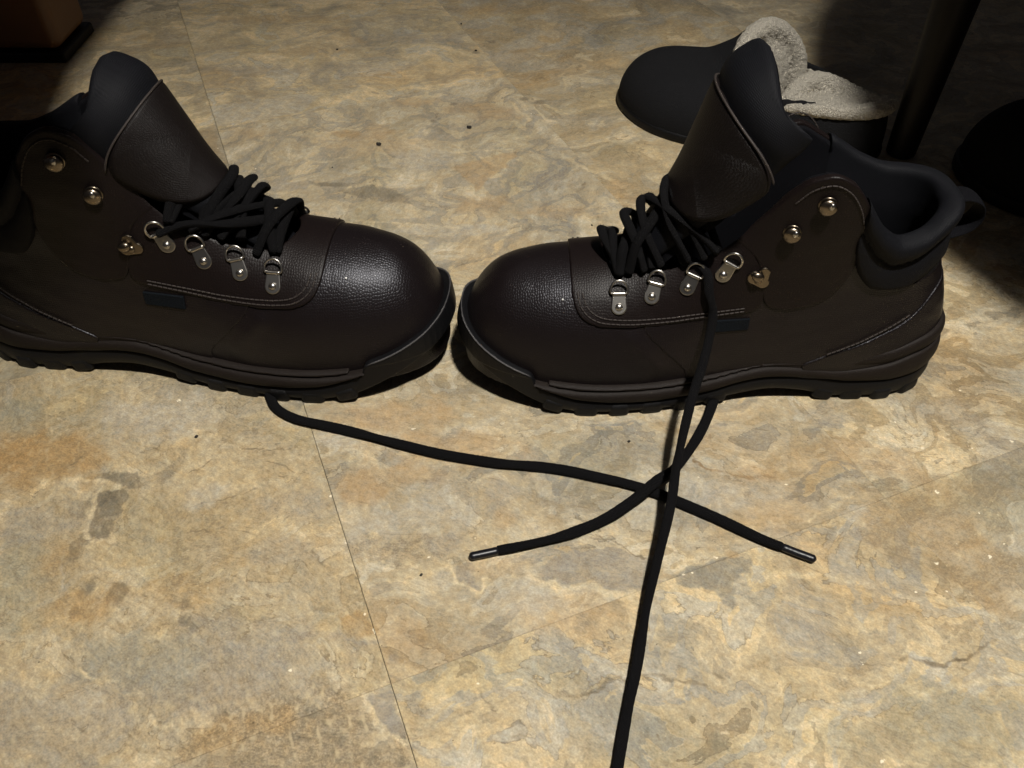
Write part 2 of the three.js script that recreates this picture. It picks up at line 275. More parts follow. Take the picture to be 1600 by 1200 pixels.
// the print's own marks, in tile-grid centimetres: p a flake outline, b a soft patch, l a crease
const PRINT = [
  ['b', 'ochre', 0.85, 0, [-16.3, -2.2, 4.8, 2.6]],
  ['b', 'ochre', 0.6, 0, [-17.8, -4.2, 2.5, 2.9]],
  ['b', 'palegrey', 0.7, 0, [-8.9, -3, 4.6, 2.1]],
  ['b', 'green', 0.6, 0, [-17.4, -6.4, 2.1, 2.1]],
  ['p', 'dark', 0.8, 0, [-13.1, 2.1, -11.2, 2.5, -11.7, 4, -12.1, 4.7, -12.4, 5.4, -12.4, 5.9, -13, 5.8, -13.6, 5.2, -13.7, 4.3, -13.2, 3.4]],
  ['p', 'dark', 0.6, 0, [-13.4, 0.8, -11.9, 0.7, -10.1, 1.8, -8.9, 1.8, -8.3, 0.9, -8, 0.2, -7.5, 0.5, -7.8, 1.6, -8.4, 2.2, -9.2, 2.7, -9.9, 2.8, -11.1, 2.6, -12, 1.6]],
  ['p', 'dark', 0.65, 0, [-14, 4.8, -13.6, 5.4, -14.1, 6.3, -14.4, 6.8, -14.7, 6.5, -14.7, 5.4]],
  ['p', 'dark', 0.4, 0, [-14.9, 1.9, -13.2, 2.4, -13.6, 3.4, -14, 4, -14.6, 3]],
  ['l', 'cream', 0.7, 0.35, [-14.2, 0.7, -13, 1.1, -11.8, 2.1]],
  ['l', 'cream', 0.8, 0.3, [-13, 2.2, -13.3, 3.3, -13.6, 4, -13.8, 4.7, -13.6, 5.3]],
  ['l', 'darkline', 0.6, 0.15, [-15, -0.9, -14.4, -0.9, -13.8, -1.2]],
  ['l', 'palegrey', 0.5, 0.2, [-15, 5.9, -15, 7.7, -14.9, 10]],
  ['b', 'ochre', 0.55, 0, [-15.8, 6.3, 1.5, 2.1]],
  ['b', 'green', 0.55, 0, [-17.4, 6.5, 2.5, 3.1]],
  ['b', 'grey', 0.5, 0, [-16.3, 3.3, 2.6, 1.6]],
  ['b', 'dark', 0.75, 0, [-13.7, 8.9, 0.6, 0.7]],
  ['b', 'dark', 0.75, 0, [-12.4, 9.8, 0.5, 0.7]],
  ['b', 'dark', 0.75, 0, [-14.4, 10, 0.4, 0.5]],
  ['b', 'dark', 0.75, 0, [-9, 11.8, 0.4, 0.5]],
  ['b', 'dark', 0.75, 0, [-9.1, 12.7, 0.4, 0.5]],
  ['b', 'dark', 0.75, 0, [-9.2, 10.1, 0.3, 0.4]],
  ['b', 'dark', 0.75, 0, [-8.7, 13.4, 0.3, 0.4]],
  ['b', 'ochre', 0.6, 0, [-14, 9.8, 1.8, 1.3]],
  ['b', 'ochre', 0.4, 0, [-8.9, 11.2, 2.1, 1.5]],
  ['b', 'tan', 0.7, 0, [-5.7, 5.6, 4.6, 5]],
  ['b', 'cream', 0.35, 0, [-6.5, 3.2, 3.6, 2.8]],
  ['b', 'grey', 0.65, 0, [-8.2, 15.9, 6.3, 2.9]],
  ['b', 'grey', 0.5, 0, [-15.1, 15.9, 4.8, 3.2]],
  ['b', 'green', 0.4, 0, [-11.1, 14.3, 4, 1.9]],
  ['l', 'cream', 0.7, 0.22, [-14.3, 13.6, -13.6, 14.5, -12.7, 15.2]],
  ['l', 'cream', 0.6, 0.2, [-12.1, 15.8, -11.7, 16]],
  ['l', 'cream', 0.8, 0.25, [-11.2, 17.5, -11, 18, -10.4, 18.2]],
  ['b', 'cream', 0.5, 0, [-16.1, 13.7, 1, 0.4]],
  ['b', 'cream', 0.5, 0, [-16.3, 14.2, 0.6, 0.3]],
  ['b', 'mott', 0.9, 0, [-4.8, 21.7, 5.3, 2.7]],
  ['b', 'ochre', 0.5, 0, [-5.7, 20, 1.3, 0.9]],
  ['b', 'ochre', 0.45, 0, [-8.3, 19.9, 1.6, 1.1]],
  ['b', 'mott', 0.6, 0, [-0.8, 23.9, 1.2, 1.3]],
  ['p', 'grey', 0.85, 0, [-1.1, 20.4, -0.1, 20.7, -0, 21.6, -0.1, 23.2, -0.8, 22.7, -1.1, 21.9, -1.2, 21]],
  ['l', 'cream', 0.9, 0.28, [-1.2, 21, -1.2, 21.8, -0.8, 22.6, -0.1, 23.3]],
  ['p', 'ochre', 0.55, 0, [-1.6, 15.5, -0, 15.9, -0, 17.1, -0.8, 17, -1.7, 16.6]],
  ['b', 'dark', 0.5, 0, [-4, 20.1, 0.4, 0.5]],
  ['l', 'grey', 0.5, 0.3, [-4.9, 15.7, -2.7, 16.2, -0, 17.8]],
  ['l', 'darkline', 0.45, 0.16, [-7.9, 5.2, -6, 5.4, -4.1, 5.4]],
  ['l', 'darkline', 0.45, 0.16, [-8.4, 7.2, -6.7, 7.6, -4.8, 8.5]],
  ['l', 'darkline', 0.45, 0.16, [-3, 3.5, -1.7, 4.8]],
  ['l', 'darkline', 0.45, 0.16, [-7.6, 2.7, -6.3, 2.1]],
  ['l', 'darkline', 0.45, 0.16, [-4.3, 1.8, -2.1, 2.9]],
  ['l', 'cream', 0.8, 0.2, [-7.6, 4, -7.5, 5]],
  ['b', 'palegrey', 0.6, 0, [-6.9, 4.8, 1.2, 1.4]],
  ['b', 'grey', 0.45, 0, [-1.9, 7.6, 2.7, 1.4]],
  ['b', 'grey', 0.4, 0, [-3.2, 10.5, 2.2, 1.3]],
  ['b', 'rust', 0.65, 0, [5.4, 2.8, 4.6, 1.8]],
  ['b', 'rust', 0.6, 0, [7.6, 6.7, 4.9, 1.5]],
  ['b', 'palegrey', 0.7, 0, [1.1, 3.2, 1.6, 0.8]],
  ['b', 'cream', 0.6, 0, [2.3, 5.6, 1.2, 0.8]],
  ['b', 'rust', 0.75, 0, [2.2, 7.7, 1.8, 1.7]],
  ['b', 'rust', 0.5, 0, [5.3, 8, 2.4, 0.8]],
  ['b', 'palegrey', 0.6, 0, [1.8, 11.1, 2.2, 2.1]],
  ['b', 'cream', 0.95, 0, [1.5, 11.3, 0.3, 0.3]],
  ['b', 'mott', 0.6, 0, [2.5, 12.8, 2.6, 1.3]],
  ['b', 'palegrey', 0.5, 0, [5.8, 10.8, 2.7, 1.9]],
  ['b', 'grey', 0.55, 0, [9.1, 11.3, 1.2, 1.4]],
  ['b', 'rust', 0.4, 0, [9, 13, 0.8, 1.1]],
  ['b', 'grey', 0.5, 0, [5, 13.3, 1.1, 0.8]],
  ['b', 'cream', 0.5, 0, [3.3, 15.1, 2.2, 1.3]],
  ['b', 'palegrey', 0.5, 0, [4.2, 15.5, 0.9, 0.7]],
  ['p', 'grey', 0.8, 0, [5, 14.9, 6, 15.2, 6.3, 15.8, 6, 16.2, 6.1, 16.9, 5.4, 16.5, 5, 15.7]],
  ['l', 'cream', 0.8, 0.3, [5, 14.8, 5, 15.7, 5.4, 16.6, 6.1, 17.1, 6.6, 16.4]],
  ['p', 'grey', 0.75, 0, [9.4, 16.8, 11.2, 16.4, 13.9, 17.4, 15.5, 18.3, 15.8, 19.4, 14.8, 20.1, 13.4, 20.1, 12.4, 19.8, 12.1, 19, 11.4, 18.5, 10.8, 18.5, 10.1, 18.8, 10, 17.9, 9.4, 17.5]],
  ['l', 'cream', 0.85, 0.45, [8.9, 17.2, 9.3, 17.9, 9.9, 17.9, 10, 18.9, 10.7, 18.7, 11.5, 18.7, 12, 19.5, 12.7, 20, 13.9, 20.3]],
  ['l', 'cream', 0.6, 0.35, [8.3, 15.8, 8.9, 16.3, 8.9, 17]],
  ['l', 'cream', 0.5, 0.3, [12.2, 16.2, 13.3, 16, 13.9, 16.6]],
  ['l', 'darkline', 0.5, 0.15, [13.5, 16.2, 14.7, 17.8, 15.4, 18.4]],
  ['l', 'cream', 0.6, 0.25, [16.1, 20.3, 16.8, 19.5, 17.8, 19.5]],
  ['b', 'warm', 0.6, 0, [9.8, 20.1, 3.1, 1.4]],
  ['b', 'warm', 0.4, 0, [7.5, 15.7, 2.2, 1]],
  ['b', 'palegrey', 0.6, 0, [8.1, 18.1, 1.8, 1.5]],
  ['b', 'palegrey', 0.4, 0, [7, 24.8, 2.9, 1.8]],
  ['p', 'slate', 0.75, 0, [17.2, 19.9, 19.3, 20, 20.5, 20.7, 20.2, 21.4, 18.8, 21.8, 18.4, 22.9, 17.9, 23.1, 17.7, 21.8, 16.1, 20.7, 16, 20.1]],
  ['b', 'ochre', 0.5, 0, [19.9, 20.1, 0.4, 0.3]],
  ['b', 'slate', 0.5, 0, [14.4, 22.9, 1.5, 1.5]],
  ['b', 'slate', 0.35, 0, [13.8, 24.6, 2, 0.9]],
  ['p', 'cream', 0.45, 0, [16.5, 20, 17.3, 19.2, 18.5, 19.4, 19.8, 19.7, 19.3, 20, 17.2, 20]],
  ['l', 'rustline', 0.7, 0.22, [21.5, 13.4, 22, 14.4, 23.3, 15.5, 25.2, 16.5]],
  ['b', 'rust', 0.5, 0, [24.4, 15.7, 1.6, 0.7]],
  ['b', 'palegrey', 0.6, 0, [21.3, 16.3, 4.3, 1.7]],
  ['b', 'warm', 0.6, 0, [23.7, 18.7, 2.3, 1]],
  ['b', 'grey', 0.5, 0, [23.2, 20.3, 1.5, 0.7]],
  ['b', 'warm', 0.5, 0, [23.9, 21.5, 2.2, 0.8]],
  ['l', 'cream', 0.6, 0.22, [25.4, 19.7, 26.6, 19.6, 27.9, 19.5]],
  ['p', 'palegrey', 0.5, 0, [27.3, 20, 29.3, 20, 29.3, 22, 28.5, 21.9, 27.5, 20.8]],
  ['p', 'grey', 0.55, 0, [26.9, 21.2, 28.1, 21.3, 28.5, 22.1, 27.7, 22.8, 26.7, 21.9]],
  ['b', 'rust', 0.5, 0, [31.1, 16.2, 1.6, 1.3]],
  ['b', 'rust', 0.45, 0, [32.5, 18.2, 2.4, 1.4]],
  ['b', 'brown', 0.65, 0, [30.8, 22.4, 3.8, 3.2]],
  ['b', 'brown', 0.5, 0, [32, 26.5, 2.2, 2.6]],
  ['b', 'brown', 0.4, 0, [35.3, 21.2, 3.1, 1.1]],
  ['b', 'grey', 0.45, 0, [31.7, 12.9, 2.5, 1.5]],
  ['b', 'grey', 0.4, 0, [39.7, 19.7, 2, 3.5]],
  ['b', 'grey', 0.4, 0, [39.1, 15.9, 3, 1.2]],
  ['l', 'cream', 0.5, 0.35, [20.8, 22, 21.5, 22, 22.4, 22.4, 23.9, 23.2, 25, 24]],
  ['b', 'grey', 0.35, 0, [22.1, 25, 1.7, 2]],
  ['b', 'palegrey', 0.3, 0, [20.7, 25.3, 2.1, 2]],
  ['l', 'darkline', 0.65, 0.22, [24.4, 28.6, 25, 29.1, 26.1, 29.6, 27.2, 29.8, 28.1, 29.9, 28.9, 29.6, 29.5, 29.5]],
  ['l', 'palegrey', 0.6, 0.2, [29.4, 26.5, 29.5, 27.8, 29.5, 29.4]],
  ['l', 'cream', 0.75, 0.35, [17.2, 29.6, 18.1, 29.6, 19.1, 29.6, 20.8, 29.4]],
  ['l', 'cream', 0.75, 0.3, [21.1, 29.2, 22.2, 29.3, 23.1, 29.6, 23.8, 30.2, 24.3, 30.7, 25.5, 30.8, 27.6, 31.1, 29.5, 31.5]],
  ['l', 'cream', 0.6, 0.25, [15.5, 30.5, 16.4, 30.5, 17.1, 30.5]],
  ['b', 'palegrey', 0.5, 0, [21.1, 29.7, 1, 0.7]],
  ['b', 'olive', 0.5, 0, [24, 32.4, 4.4, 2.7]],
  ['b', 'olive', 0.4, 0, [19.4, 31.1, 1.9, 1.8]],
  ['l', 'darkline', 0.55, 0.2, [7.3, 23.6, 7.7, 23.9, 8.2, 24.3, 9.2, 24.3, 10.6, 24.2]],
  ['l', 'darkline', 0.5, 0.22, [11.8, 24.5, 12.8, 25, 13.7, 25.7, 14.5, 26.1]],
  ['l', 'darkline', 0.35, 0.12, [3.9, 22, 4.2, 23, 4.4, 23.4]],
  ['b', 'rust', 0.4, 0, [1.5, 18.3, 1, 1.1]],
  ['b', 'grey', 0.4, 0, [0.5, 19, 0.3, 0.3]],
  ['b', 'cream', 0.4, 0, [0.7, 19.8, 1, 0.5]],
  ['b', 'cream', 0.4, 0, [2, 22.1, 0.6, 0.6]],
  ['b', 'grey', 0.4, 0, [-1, 17.6, 1, 0.7]],
  ['p', 'palegrey', 0.65, 0, [-0.2, -46, 4.5, -45.3, 9.2, -45.3, 10.9, -43.9, 8.3, -41.2, 5.1, -41, -0.2, -41.1]],
  ['p', 'brown', 0.6, 0, [-2.4, -41.2, -0.3, -41.1, -0.3, -34.5, -0.5, -29.8, -1.4, -32.5, -2.2, -37.8]],
  ['b', 'warm', 0.5, 0, [2.6, -39.2, 2.4, 1.2]],
  ['p', 'grey', 0.6, 0, [-0.2, -30.4, 4, -29, 6.6, -27.6, 5.8, -26.6, 3.1, -27.1, 1.4, -28.4]],
  ['p', 'dark', 0.5, 0, [6.1, -27.9, 10.3, -25.9, 9.1, -25.7, 7, -26.5]],
  ['p', 'dark', 0.45, 0, [8.3, -25.4, 11.3, -25.2, 13.1, -23.4, 14.1, -20.8, 12, -21.6, 9.7, -23.6]],
  ['b', 'warm', 0.5, 0, [13.8, -32, 6.5, 2.5]],
  ['b', 'ochre', 0.5, 0, [11.7, -34.9, 1.5, 0.8]],
  ['b', 'rust', 0.4, 0, [14.2, -34.5, 1.8, 1.5]],
  ['b', 'rust', 0.5, 0, [20, -38.7, 2.5, 1.3]],
  ['b', 'rust', 0.4, 0, [24.8, -35.3, 3.7, 1.3]],
  ['b', 'rust', 0.4, 0, [26.7, -33, 3.1, 1.1]],
  ['b', 'palegrey', 0.6, 0, [16.8, -27.6, 3.5, 2.5]],
  ['p', 'rust', 0.6, 0, [19, -25.2, 21.5, -25.7, 25.6, -25.8, 23.5, -23.4, 21.4, -22.1, 19.6, -20.5, 19.6, -22.2]],
  ['l', 'cream', 0.7, 0.4, [19.5, -28, 22.4, -27.1, 25.3, -26.3]],
  ['l', 'cream', 0.6, 0.4, [19.5, -21.7, 19.2, -20.1]],
  ['b', 'rust', 0.5, 0, [19.7, -18.3, 3.2, 1.5]],
  ['b', 'grey', 0.4, 0, [26.5, -20, 2.8, 1.6]],
  ['l', 'cream', 0.6, 0.5, [29.2, -23.2, 30, -21.2, 31.3, -18.7, 32.2, -15.4]],
  ['l', 'darkline', 0.5, 0.3, [27.8, -17.2, 28.8, -17.9, 29.3, -18.3]],
  ['b', 'rust', 0.5, 0, [31.9, -16.7, 1.4, 1]],
  ['b', 'rust', 0.4, 0, [24.4, -15.3, 3.2, 1.1]],
  ['b', 'grey', 0.5, 0, [5.8, -52.6, 5.9, 1.4]],
  ['b', 'grey', 0.4, 0, [16.4, -49.1, 8, 1.3]],
  ['b', 'brown', 0.35, 0, [11.3, -55.7, 6.1, 1.4]],
  ['b', 'grey', 0.4, 0, [23.8, -54.4, 7, 1.5]],
  ['b', 'dark', 0.6, 0, [23.1, -37, 0.5, 0.4]],
  ['b', 'dark', 0.6, 0, [20.1, -34.2, 0.4, 0.4]],
  ['b', 'dark', 0.6, 0, [32.5, -49.9, 0.6, 0.5]],
  ['b', 'dark', 0.6, 0, [29.6, -47.9, 0.4, 0.4]],
  ['b', 'dark', 0.6, 0, [30.4, -35.3, 0.6, 0.5]],
  ['b', 'dark', 0.6, 0, [31.6, -34, 0.6, 0.5]],
  ['b', 'palegrey', 0.5, 0, [32.9, -45.1, 3.4, 1.9]],
  ['l', 'cream', 0.5, 0.4, [5.5, -33.4, 7.9, -30.6, 10.6, -30.7]],
  ['p', 'grey', 0.4, 0, [30.7, -31.1, 36.5, -29.6, 37, -28.5, 32, -29.1]],
  ['p', 'palegrey', 0.6, 0, [10.4, -17.7, 13.7, -17.6, 20.1, -14.8, 20.2, -13.7, 15.1, -15]],
  ['l', 'cream', 0.5, 0.3, [8.8, -20.1, 12.7, -18, 16.5, -15.9]],
  ['b', 'ochre', 0.25, 0, [-6.6, -66.8, 4.2, 2]],
  ['b', 'ochre', 0.3, 0, [11.8, -65.4, 10.8, 1.4]],
  ['b', 'ochre', 0.3, 0, [38.2, -58, 11, 1.5]],
  ['b', 'brown', 0.4, 0, [-2.6, -63.2, 2.8, 1.2]],
  ['b', 'grey', 0.4, 0, [0.8, -51.2, 1.9, 0.9]],
];
const SPECKS = [[-0.5, -36.9], [-2.4, -37], [0.1, -33], [2.2, -31.8], [29.8, -32.1], [31.6, -30.6], [29.5, -62.6], [21, 14.6], [25.6, 17.1], [17.4, 19.5], [16.7, 20.2], [17.2, 20.3], [15.1, 19.9], [18.9, 19.9], [-4.5, 17.6], [4, 21.8], [-0.2, 16], [0, 17.1], [-0.1, 7.6], [-0.1, 11.2], [8.3, 5.9], [4, 13.9], [27.8, 25.9], [29.4, 26.5], [22.5, 28.1], [22.7, 27.6], [20.2, 32.4], [13.7, 21.4], [12.4, 25.8], [22.5, 9.7], [6.1, 4.3], [-7.6, -4], [32.1, 24.3], [30.1, 24.9], [33.2, 25.7], [34.6, 25.3], [35.3, 17.9], [33.7, 21], [38.2, 19.1], [40.9, 19.6], [34.9, 23.1], [35.2, 15.5], [41.2, 14.8]];

const TONE = {
  tan: [158, 136, 98], cream: [200, 180, 140], grey: [142, 132, 115], dark: [104, 94, 76], ochre: [160, 126, 78], palegrey: [170, 160, 140], green: [142, 137, 114], rust: [165, 134, 92],
  warm: [180, 153, 112], slate: [124, 118, 103], brown: [146, 122, 86], olive: [144, 134, 104], mott: [142, 124, 94], darkline: [98, 84, 62], rustline: [124, 96, 62],
};
const marks = PRINT.map(([kind, tone, alpha, width, flat]) => {
  const pts = []; for (let i = 0; i < flat.length; i += 2) pts.push([flat[i], flat[i + 1]]);
  const m = { kind, tone: TONE[tone].map((c) => c / 255), alpha, width, pts, mott: tone === 'mott' };
  let r = 1.2;
  if (kind === 'b') { const k = Math.max(pts[1][0], pts[1][1]) * 1.35 + 1; m.box = [pts[0][0] - k, pts[0][1] - k, pts[0][0] + k, pts[0][1] + k]; return m; }
  if (kind === 'p') m.sdf = polySDF(pts);
  m.box = [Math.min(...pts.map((p) => p[0])) - r, Math.min(...pts.map((p) => p[1])) - r, Math.max(...pts.map((p) => p[0])) + r, Math.max(...pts.map((p) => p[1])) + r];
  return m;
});
function stoneColour(s, t, tile, near, c) {
  // every tile has its own cut of the pattern
  const ox = tile.ox, oy = tile.oy, wx = fbm(s * 0.11 + ox, t * 0.11 + oy, 3), wy = fbm(s * 0.11 + oy + 40, t * 0.11 + ox + 17, 3);
  const x = s + wx * 3, y = t + wy * 3, a = x * tile.ca + y * tile.sa, b = -x * tile.sa + y * tile.ca, ga = s * tile.ca + t * tile.sa + wx, gb = -s * tile.sa + t * tile.ca + wy;
  const broad = fbm(a * 0.05 + ox, b * 0.11 + oy, 4), tint = fbm(a * 0.07 + oy + 9, b * 0.12 + ox, 4), pale = fbm(a * 0.13 + 31 + ox, b * 0.22 + oy, 4);
  let r = 170 / 255, g = 153 / 255, bl = 121 / 255;
  const put = (q, k) => { r += (q[0] - r) * k; g += (q[1] - g) * k; bl += (q[2] - bl) * k; };
  put([144 / 255, 134 / 255, 113 / 255], sstep(0.02, 0.5, broad) * 0.75);
  put([166 / 255, 137 / 255, 94 / 255], sstep(0.1, 0.6, tint) * 0.5);
  put([178 / 255, 163 / 255, 134 / 255], sstep(0.05, 0.5, pale) * 0.55);
  put([150 / 255, 136 / 255, 100 / 255], sstep(0.1, 0.5, -tint) * 0.35);
  // cleft layers: steps of tone with a pale or dark lip in places
  const lay = fbm(a * 0.16 + 3 + oy, b * 0.3 + 8 + ox, 5);
  const step = sstep(-0.16, -0.13, lay) * 0.5 + sstep(0.2, 0.225, lay) * 0.5, lipWhere = noise(s * 0.2 + ox, t * 0.2 + 60);
  const k = 0.94 + 0.12 * step; r *= k; g *= k; bl *= k * 0.995;
  if (lipWhere > 0.08) { const lip = Math.max(1 - Math.abs(lay + 0.145) / 0.018, 1 - Math.abs(lay - 0.212) / 0.016, 0) * sstep(0.08, 0.25, lipWhere); put(lipWhere > 0.22 ? [0.75, 0.66, 0.5] : [0.4, 0.33, 0.22], lip * 0.5); }
  // ragged terraces: thin flakes of the printed slate, each a shade apart from the next
  const ter = fbm(x * 0.2 + oy + 5, y * 0.27 + ox + 2, 6) * 4.2 + 20, tq = Math.floor(ter), te = ter - tq, blend = sstep(0, 0.05, te);
  const th0 = hash(tq - 1, tile.id, 7) - 0.5, th1 = hash(tq, tile.id, 7) - 0.5, tone = mix(th0, th1, blend), hueT = mix(hash(tq - 1, tile.id, 8), hash(tq, tile.id, 8), blend) - 0.5;
  r *= 1 + 0.19 * tone + 0.06 * hueT; g *= 1 + 0.19 * tone; bl *= 1 + 0.18 * tone - 0.13 * hueT;
  if (te < 0.13 && lipWhere > -0.12) put(th1 > th0 ? [0.72, 0.65, 0.52] : [0.42, 0.36, 0.26], 0.6 * (1 - te / 0.13) * sstep(-0.12, 0.1, lipWhere));
  let mottle = tile.mottle;
  // the marks
  if (near) {
    const ex = noise(s * 0.9, t * 0.9) * 0.55 + noise(s * 2.6 + 9, t * 2.6) * 0.28, ey = noise(s * 0.9 + 50, t * 0.9) * 0.55 + noise(s * 2.6, t * 2.6 + 33) * 0.28, soft = fbm(s * 0.55 + 70, t * 0.55, 3);
    for (const m of tile.marks) {
      const B = m.box;
      if (s < B[0] || t < B[1] || s > B[2] || t > B[3]) continue;
      if (m.kind === 'b') {
        const ds = s - m.pts[0][0], dt = t - m.pts[0][1], dx = (ds * FC + dt * FS) / m.pts[1][0], dz = (-ds * FS + dt * FC) / m.pts[1][1], d = Math.hypot(dx, dz) + soft * 0.7;
        const w = m.alpha * (1 - sstep(0.45, 1.2, d));
        if (w > 0) { if (m.mott) mottle += w * 1.6; put(m.tone, w * 0.9); }
      } else if (m.kind === 'p') {
        const d = m.sdf(s + ex * 0.8, t + ey * 0.8), w = m.alpha * (1 - sstep(-0.14, 0.12, d)) * (0.85 + 0.4 * soft);
        if (w > 0) put(m.tone, Math.min(1, w));
        if (d > 0 && d < 0.22 && lipWhere > -0.05) put([0.72, 0.63, 0.47], 0.3 * (1 - d / 0.22));
      } else {
        let d = 9; const qs = s + ex * 0.7, qt = t + ey * 0.7;
        for (let i = 0; i < m.pts.length - 1; i++) {
          const [x0, y0] = m.pts[i], ux = m.pts[i + 1][0] - x0, uy = m.pts[i + 1][1] - y0, h = clamp(((qs - x0) * ux + (qt - y0) * uy) / (ux * ux + uy * uy), 0, 1);
          d = Math.min(d, Math.hypot(qs - x0 - ux * h, qt - y0 - uy * h));
        }
        const w = m.alpha * 0.95 * (1 - sstep(m.width * 0.12, m.width * 0.75, d)) * (0.4 + 0.9 * sstep(-0.35, 0.35, ex));
        if (w > 0) put(m.tone, Math.min(1, w));
      }
    }
  }
  // grain: mottling, streaks, pits, bright chips
  const m1 = noise(ga * 0.9 + ox, gb * 1.3), m2 = noise(ga * 2.4, gb * 3.6 + oy), m3 = noise(ga * 5.6 + 7, gb * 8.4), m4 = noise(s * 11, t * 11 + 3) + 0.7 * noise(s * 23 + 4, t * 23);
  const hue = noise(s * 1.5 + 80, t * 1.5 + oy), hue2 = noise(s * 4.1, t * 4.1 + 21);
  const v = 1 + (0.07 * m1 + 0.09 * m2 + 0.1 * m3 + 0.1 * m4) * (1 + mottle * 0.7);
  r *= v * (1 + 0.04 * hue + 0.03 * hue2); g *= v; bl *= v * (1 - 0.07 * hue - 0.05 * hue2);
  const streak = noise(ga * 0.8 + 15, gb * 4.6 + ox);
  if (streak > 0.32) put([0.75, 0.66, 0.48], (streak - 0.32) * 1.3);
  if (streak < -0.36) put([0.36, 0.3, 0.2], (-streak - 0.36) * 1.1);
  if (mottle > 0.5) { const q = noise(s * 3.2 + 5, t * 1.7); if (q > 0.18) put([0.76, 0.68, 0.52], Math.min(0.65, (q - 0.18) * 2 * Math.min(1.2, mottle))); }
  const chipWhere = noise(s * 0.13 + 90 + ox, t * 0.13);
  const chip = noise(s * 3.7 + 140, t * 2.9 - 60); if (chip > 0.64 - 0.14 * sstep(0.1, 0.5, chipWhere)) put([0.8, 0.74, 0.6], 0.6);
  const fleck = noise(ga * 5.1 + 60, gb * 9.3 - 14); if (fleck > 0.38 && chipWhere > -0.15) put([0.8, 0.74, 0.6], Math.min(0.5, (fleck - 0.38) * 3) * sstep(-0.15, 0.2, chipWhere));
  const pit = noise(s * 4.4 - 31, t * 4.4 + 77); if (pit > 0.62) put([0.3, 0.24, 0.16], 0.6);
  if (near) for (const p of tile.specks) { const d = Math.hypot(s - p[0], (t - p[1]) * (0.7 + 1.2 * hash(Math.floor(p[0] * 9), 2, 9))) + m3 * 0.16; if (d < p[2]) put([0.93, 0.88, 0.76], 0.9 * sstep(p[2], p[2] * 0.5, d)); }
  const grey = 0.3 * r + 0.59 * g + 0.11 * bl; c[0] = mix(r, grey, 0.14); c[1] = mix(g, grey, 0.14); c[2] = mix(bl, grey, 0.14);
}
const floor = new THREE.Group(); floor.name = 'floor'; floor.userData = { kind: 'structure', label: 'stone-patterned vinyl tile floor in tan, ochre and grey' }; scene.add(floor);
{
  const g = new THREE.BoxGeometry(3, 0.01, 3); g.translate(0, -0.0075, -0.2); part('underlay', g, M.under, floor);
}
{
  const E = Math.tan(Math.atan(600 / 1290)) * 4 / 3, inView = (p) => { const q = p.clone().applyMatrix4(camera.matrixWorldInverse); return q.z < 0 && Math.abs(q.x) < -q.z * (E + 0.16) && Math.abs(q.y) < -q.z * (E * 0.75 + 0.14); };
  camera.updateMatrixWorld(); camera.matrixWorldInverse.copy(camera.matrixWorld).invert();
  const h = TILE / 2;
  let k = 0;
  for (let i = -3; i <= 5; i++) for (let j = -5; j <= 1; j++) {
    const cs = (i + 0.5) * TILE, ct = T0 + (j + 0.5) * TILE; let seen = false;
    for (let u = -2; u <= 2; u++) for (let v = -2; v <= 2; v++) seen ||= inView(floorPoint(cs + u * h / 2, ct + v * h / 2));
    if (!seen) continue;
    const flat = [], gap = (at) => Math.abs(at) < 0.1 ? [0.007, 0.014] : [0.0012, 0.005];   // the long joint by the left boot stands a little open, the others are tight
    for (const q of [0, 1]) for (const [u, v] of [[-1, -1], [1, -1], [1, 1], [-1, 1]]) { const gs = gap(cs + u * h), gt = gap(ct + v * h + 99); flat.push([u * (h - gs[0] - q * gs[1]), q ? 0 : -0.06, v * (h - gt[0] - q * gt[1])]); }
    const pos = [], uv = [], idx = [4, 6, 5, 4, 7, 6];
    for (const [x, y, z] of flat) { const p = floorPoint(x, z); const o = floorPoint(0, 0); pos.push(p.x - o.x, y * 0.01, p.z - o.z); uv.push(x / (2 * h) + 0.5, z / (2 * h) + 0.5); }
    for (let q = 0; q < 4; q++) { const n = (q + 1) % 4; idx.push(q, q + 4, n, n, q + 4, n + 4); }
    const g0 = new THREE.BufferGeometry(); g0.setAttribute('position', new THREE.Float32BufferAttribute(pos, 3)); g0.setAttribute('uv', new THREE.Float32BufferAttribute(uv, 2)); g0.setIndex(idx);
    const g = g0.toNonIndexed(); g.computeVertexNormals();
    const size = j >= 0 || (j === -1) ? (Math.abs(i) <= 1 ? 1024 : 768) : j === -2 ? 640 : 448;
    const th = (hash(i, j, 1) - 0.5) * 1.6 + (j < -1 ? -0.38 : 0.2), tile = { ox: hash(i, j, 2) * 200, oy: hash(i, j, 3) * 200, id: i * 17 + j * 5, ca: Math.cos(th), sa: Math.sin(th), mottle: hash(i, j, 4) * 0.6, marks: marks.filter((m) => m.box[2] > cs - 16 && m.box[0] < cs + 16 && m.box[3] > ct - 16 && m.box[1] < ct + 16), specks: SPECKS.map((p, n) => [...p, 0.045 + 0.1 * hash(n, 3, 5)]).filter((p) => Math.abs(p[0] - cs) < 16 && Math.abs(p[1] - ct) < 16) };
    const near = tile.marks.length > 0;
    const map = dataTexture(size, size, (x, y, c) => stoneColour(cs + ((x + 0.5) / size - 0.5) * TILE, ct + ((y + 0.5) / size - 0.5) * TILE, tile, near, c), { srgb: true, repeat: false });
    const m = new THREE.MeshPhysicalMaterial({ map, bumpMap: map, bumpScale: 0.0004, roughness: 0.5, specularIntensity: 0.4 });
    const t = part(k ? 'tile_' + String(k).padStart(3, '0') : 'tile', g, m, floor); k++;
    t.position.copy(floorPoint(cs, ct)); t.position.y = (hash(i, j, 6) - 0.5) * 0.0003;
  }
}
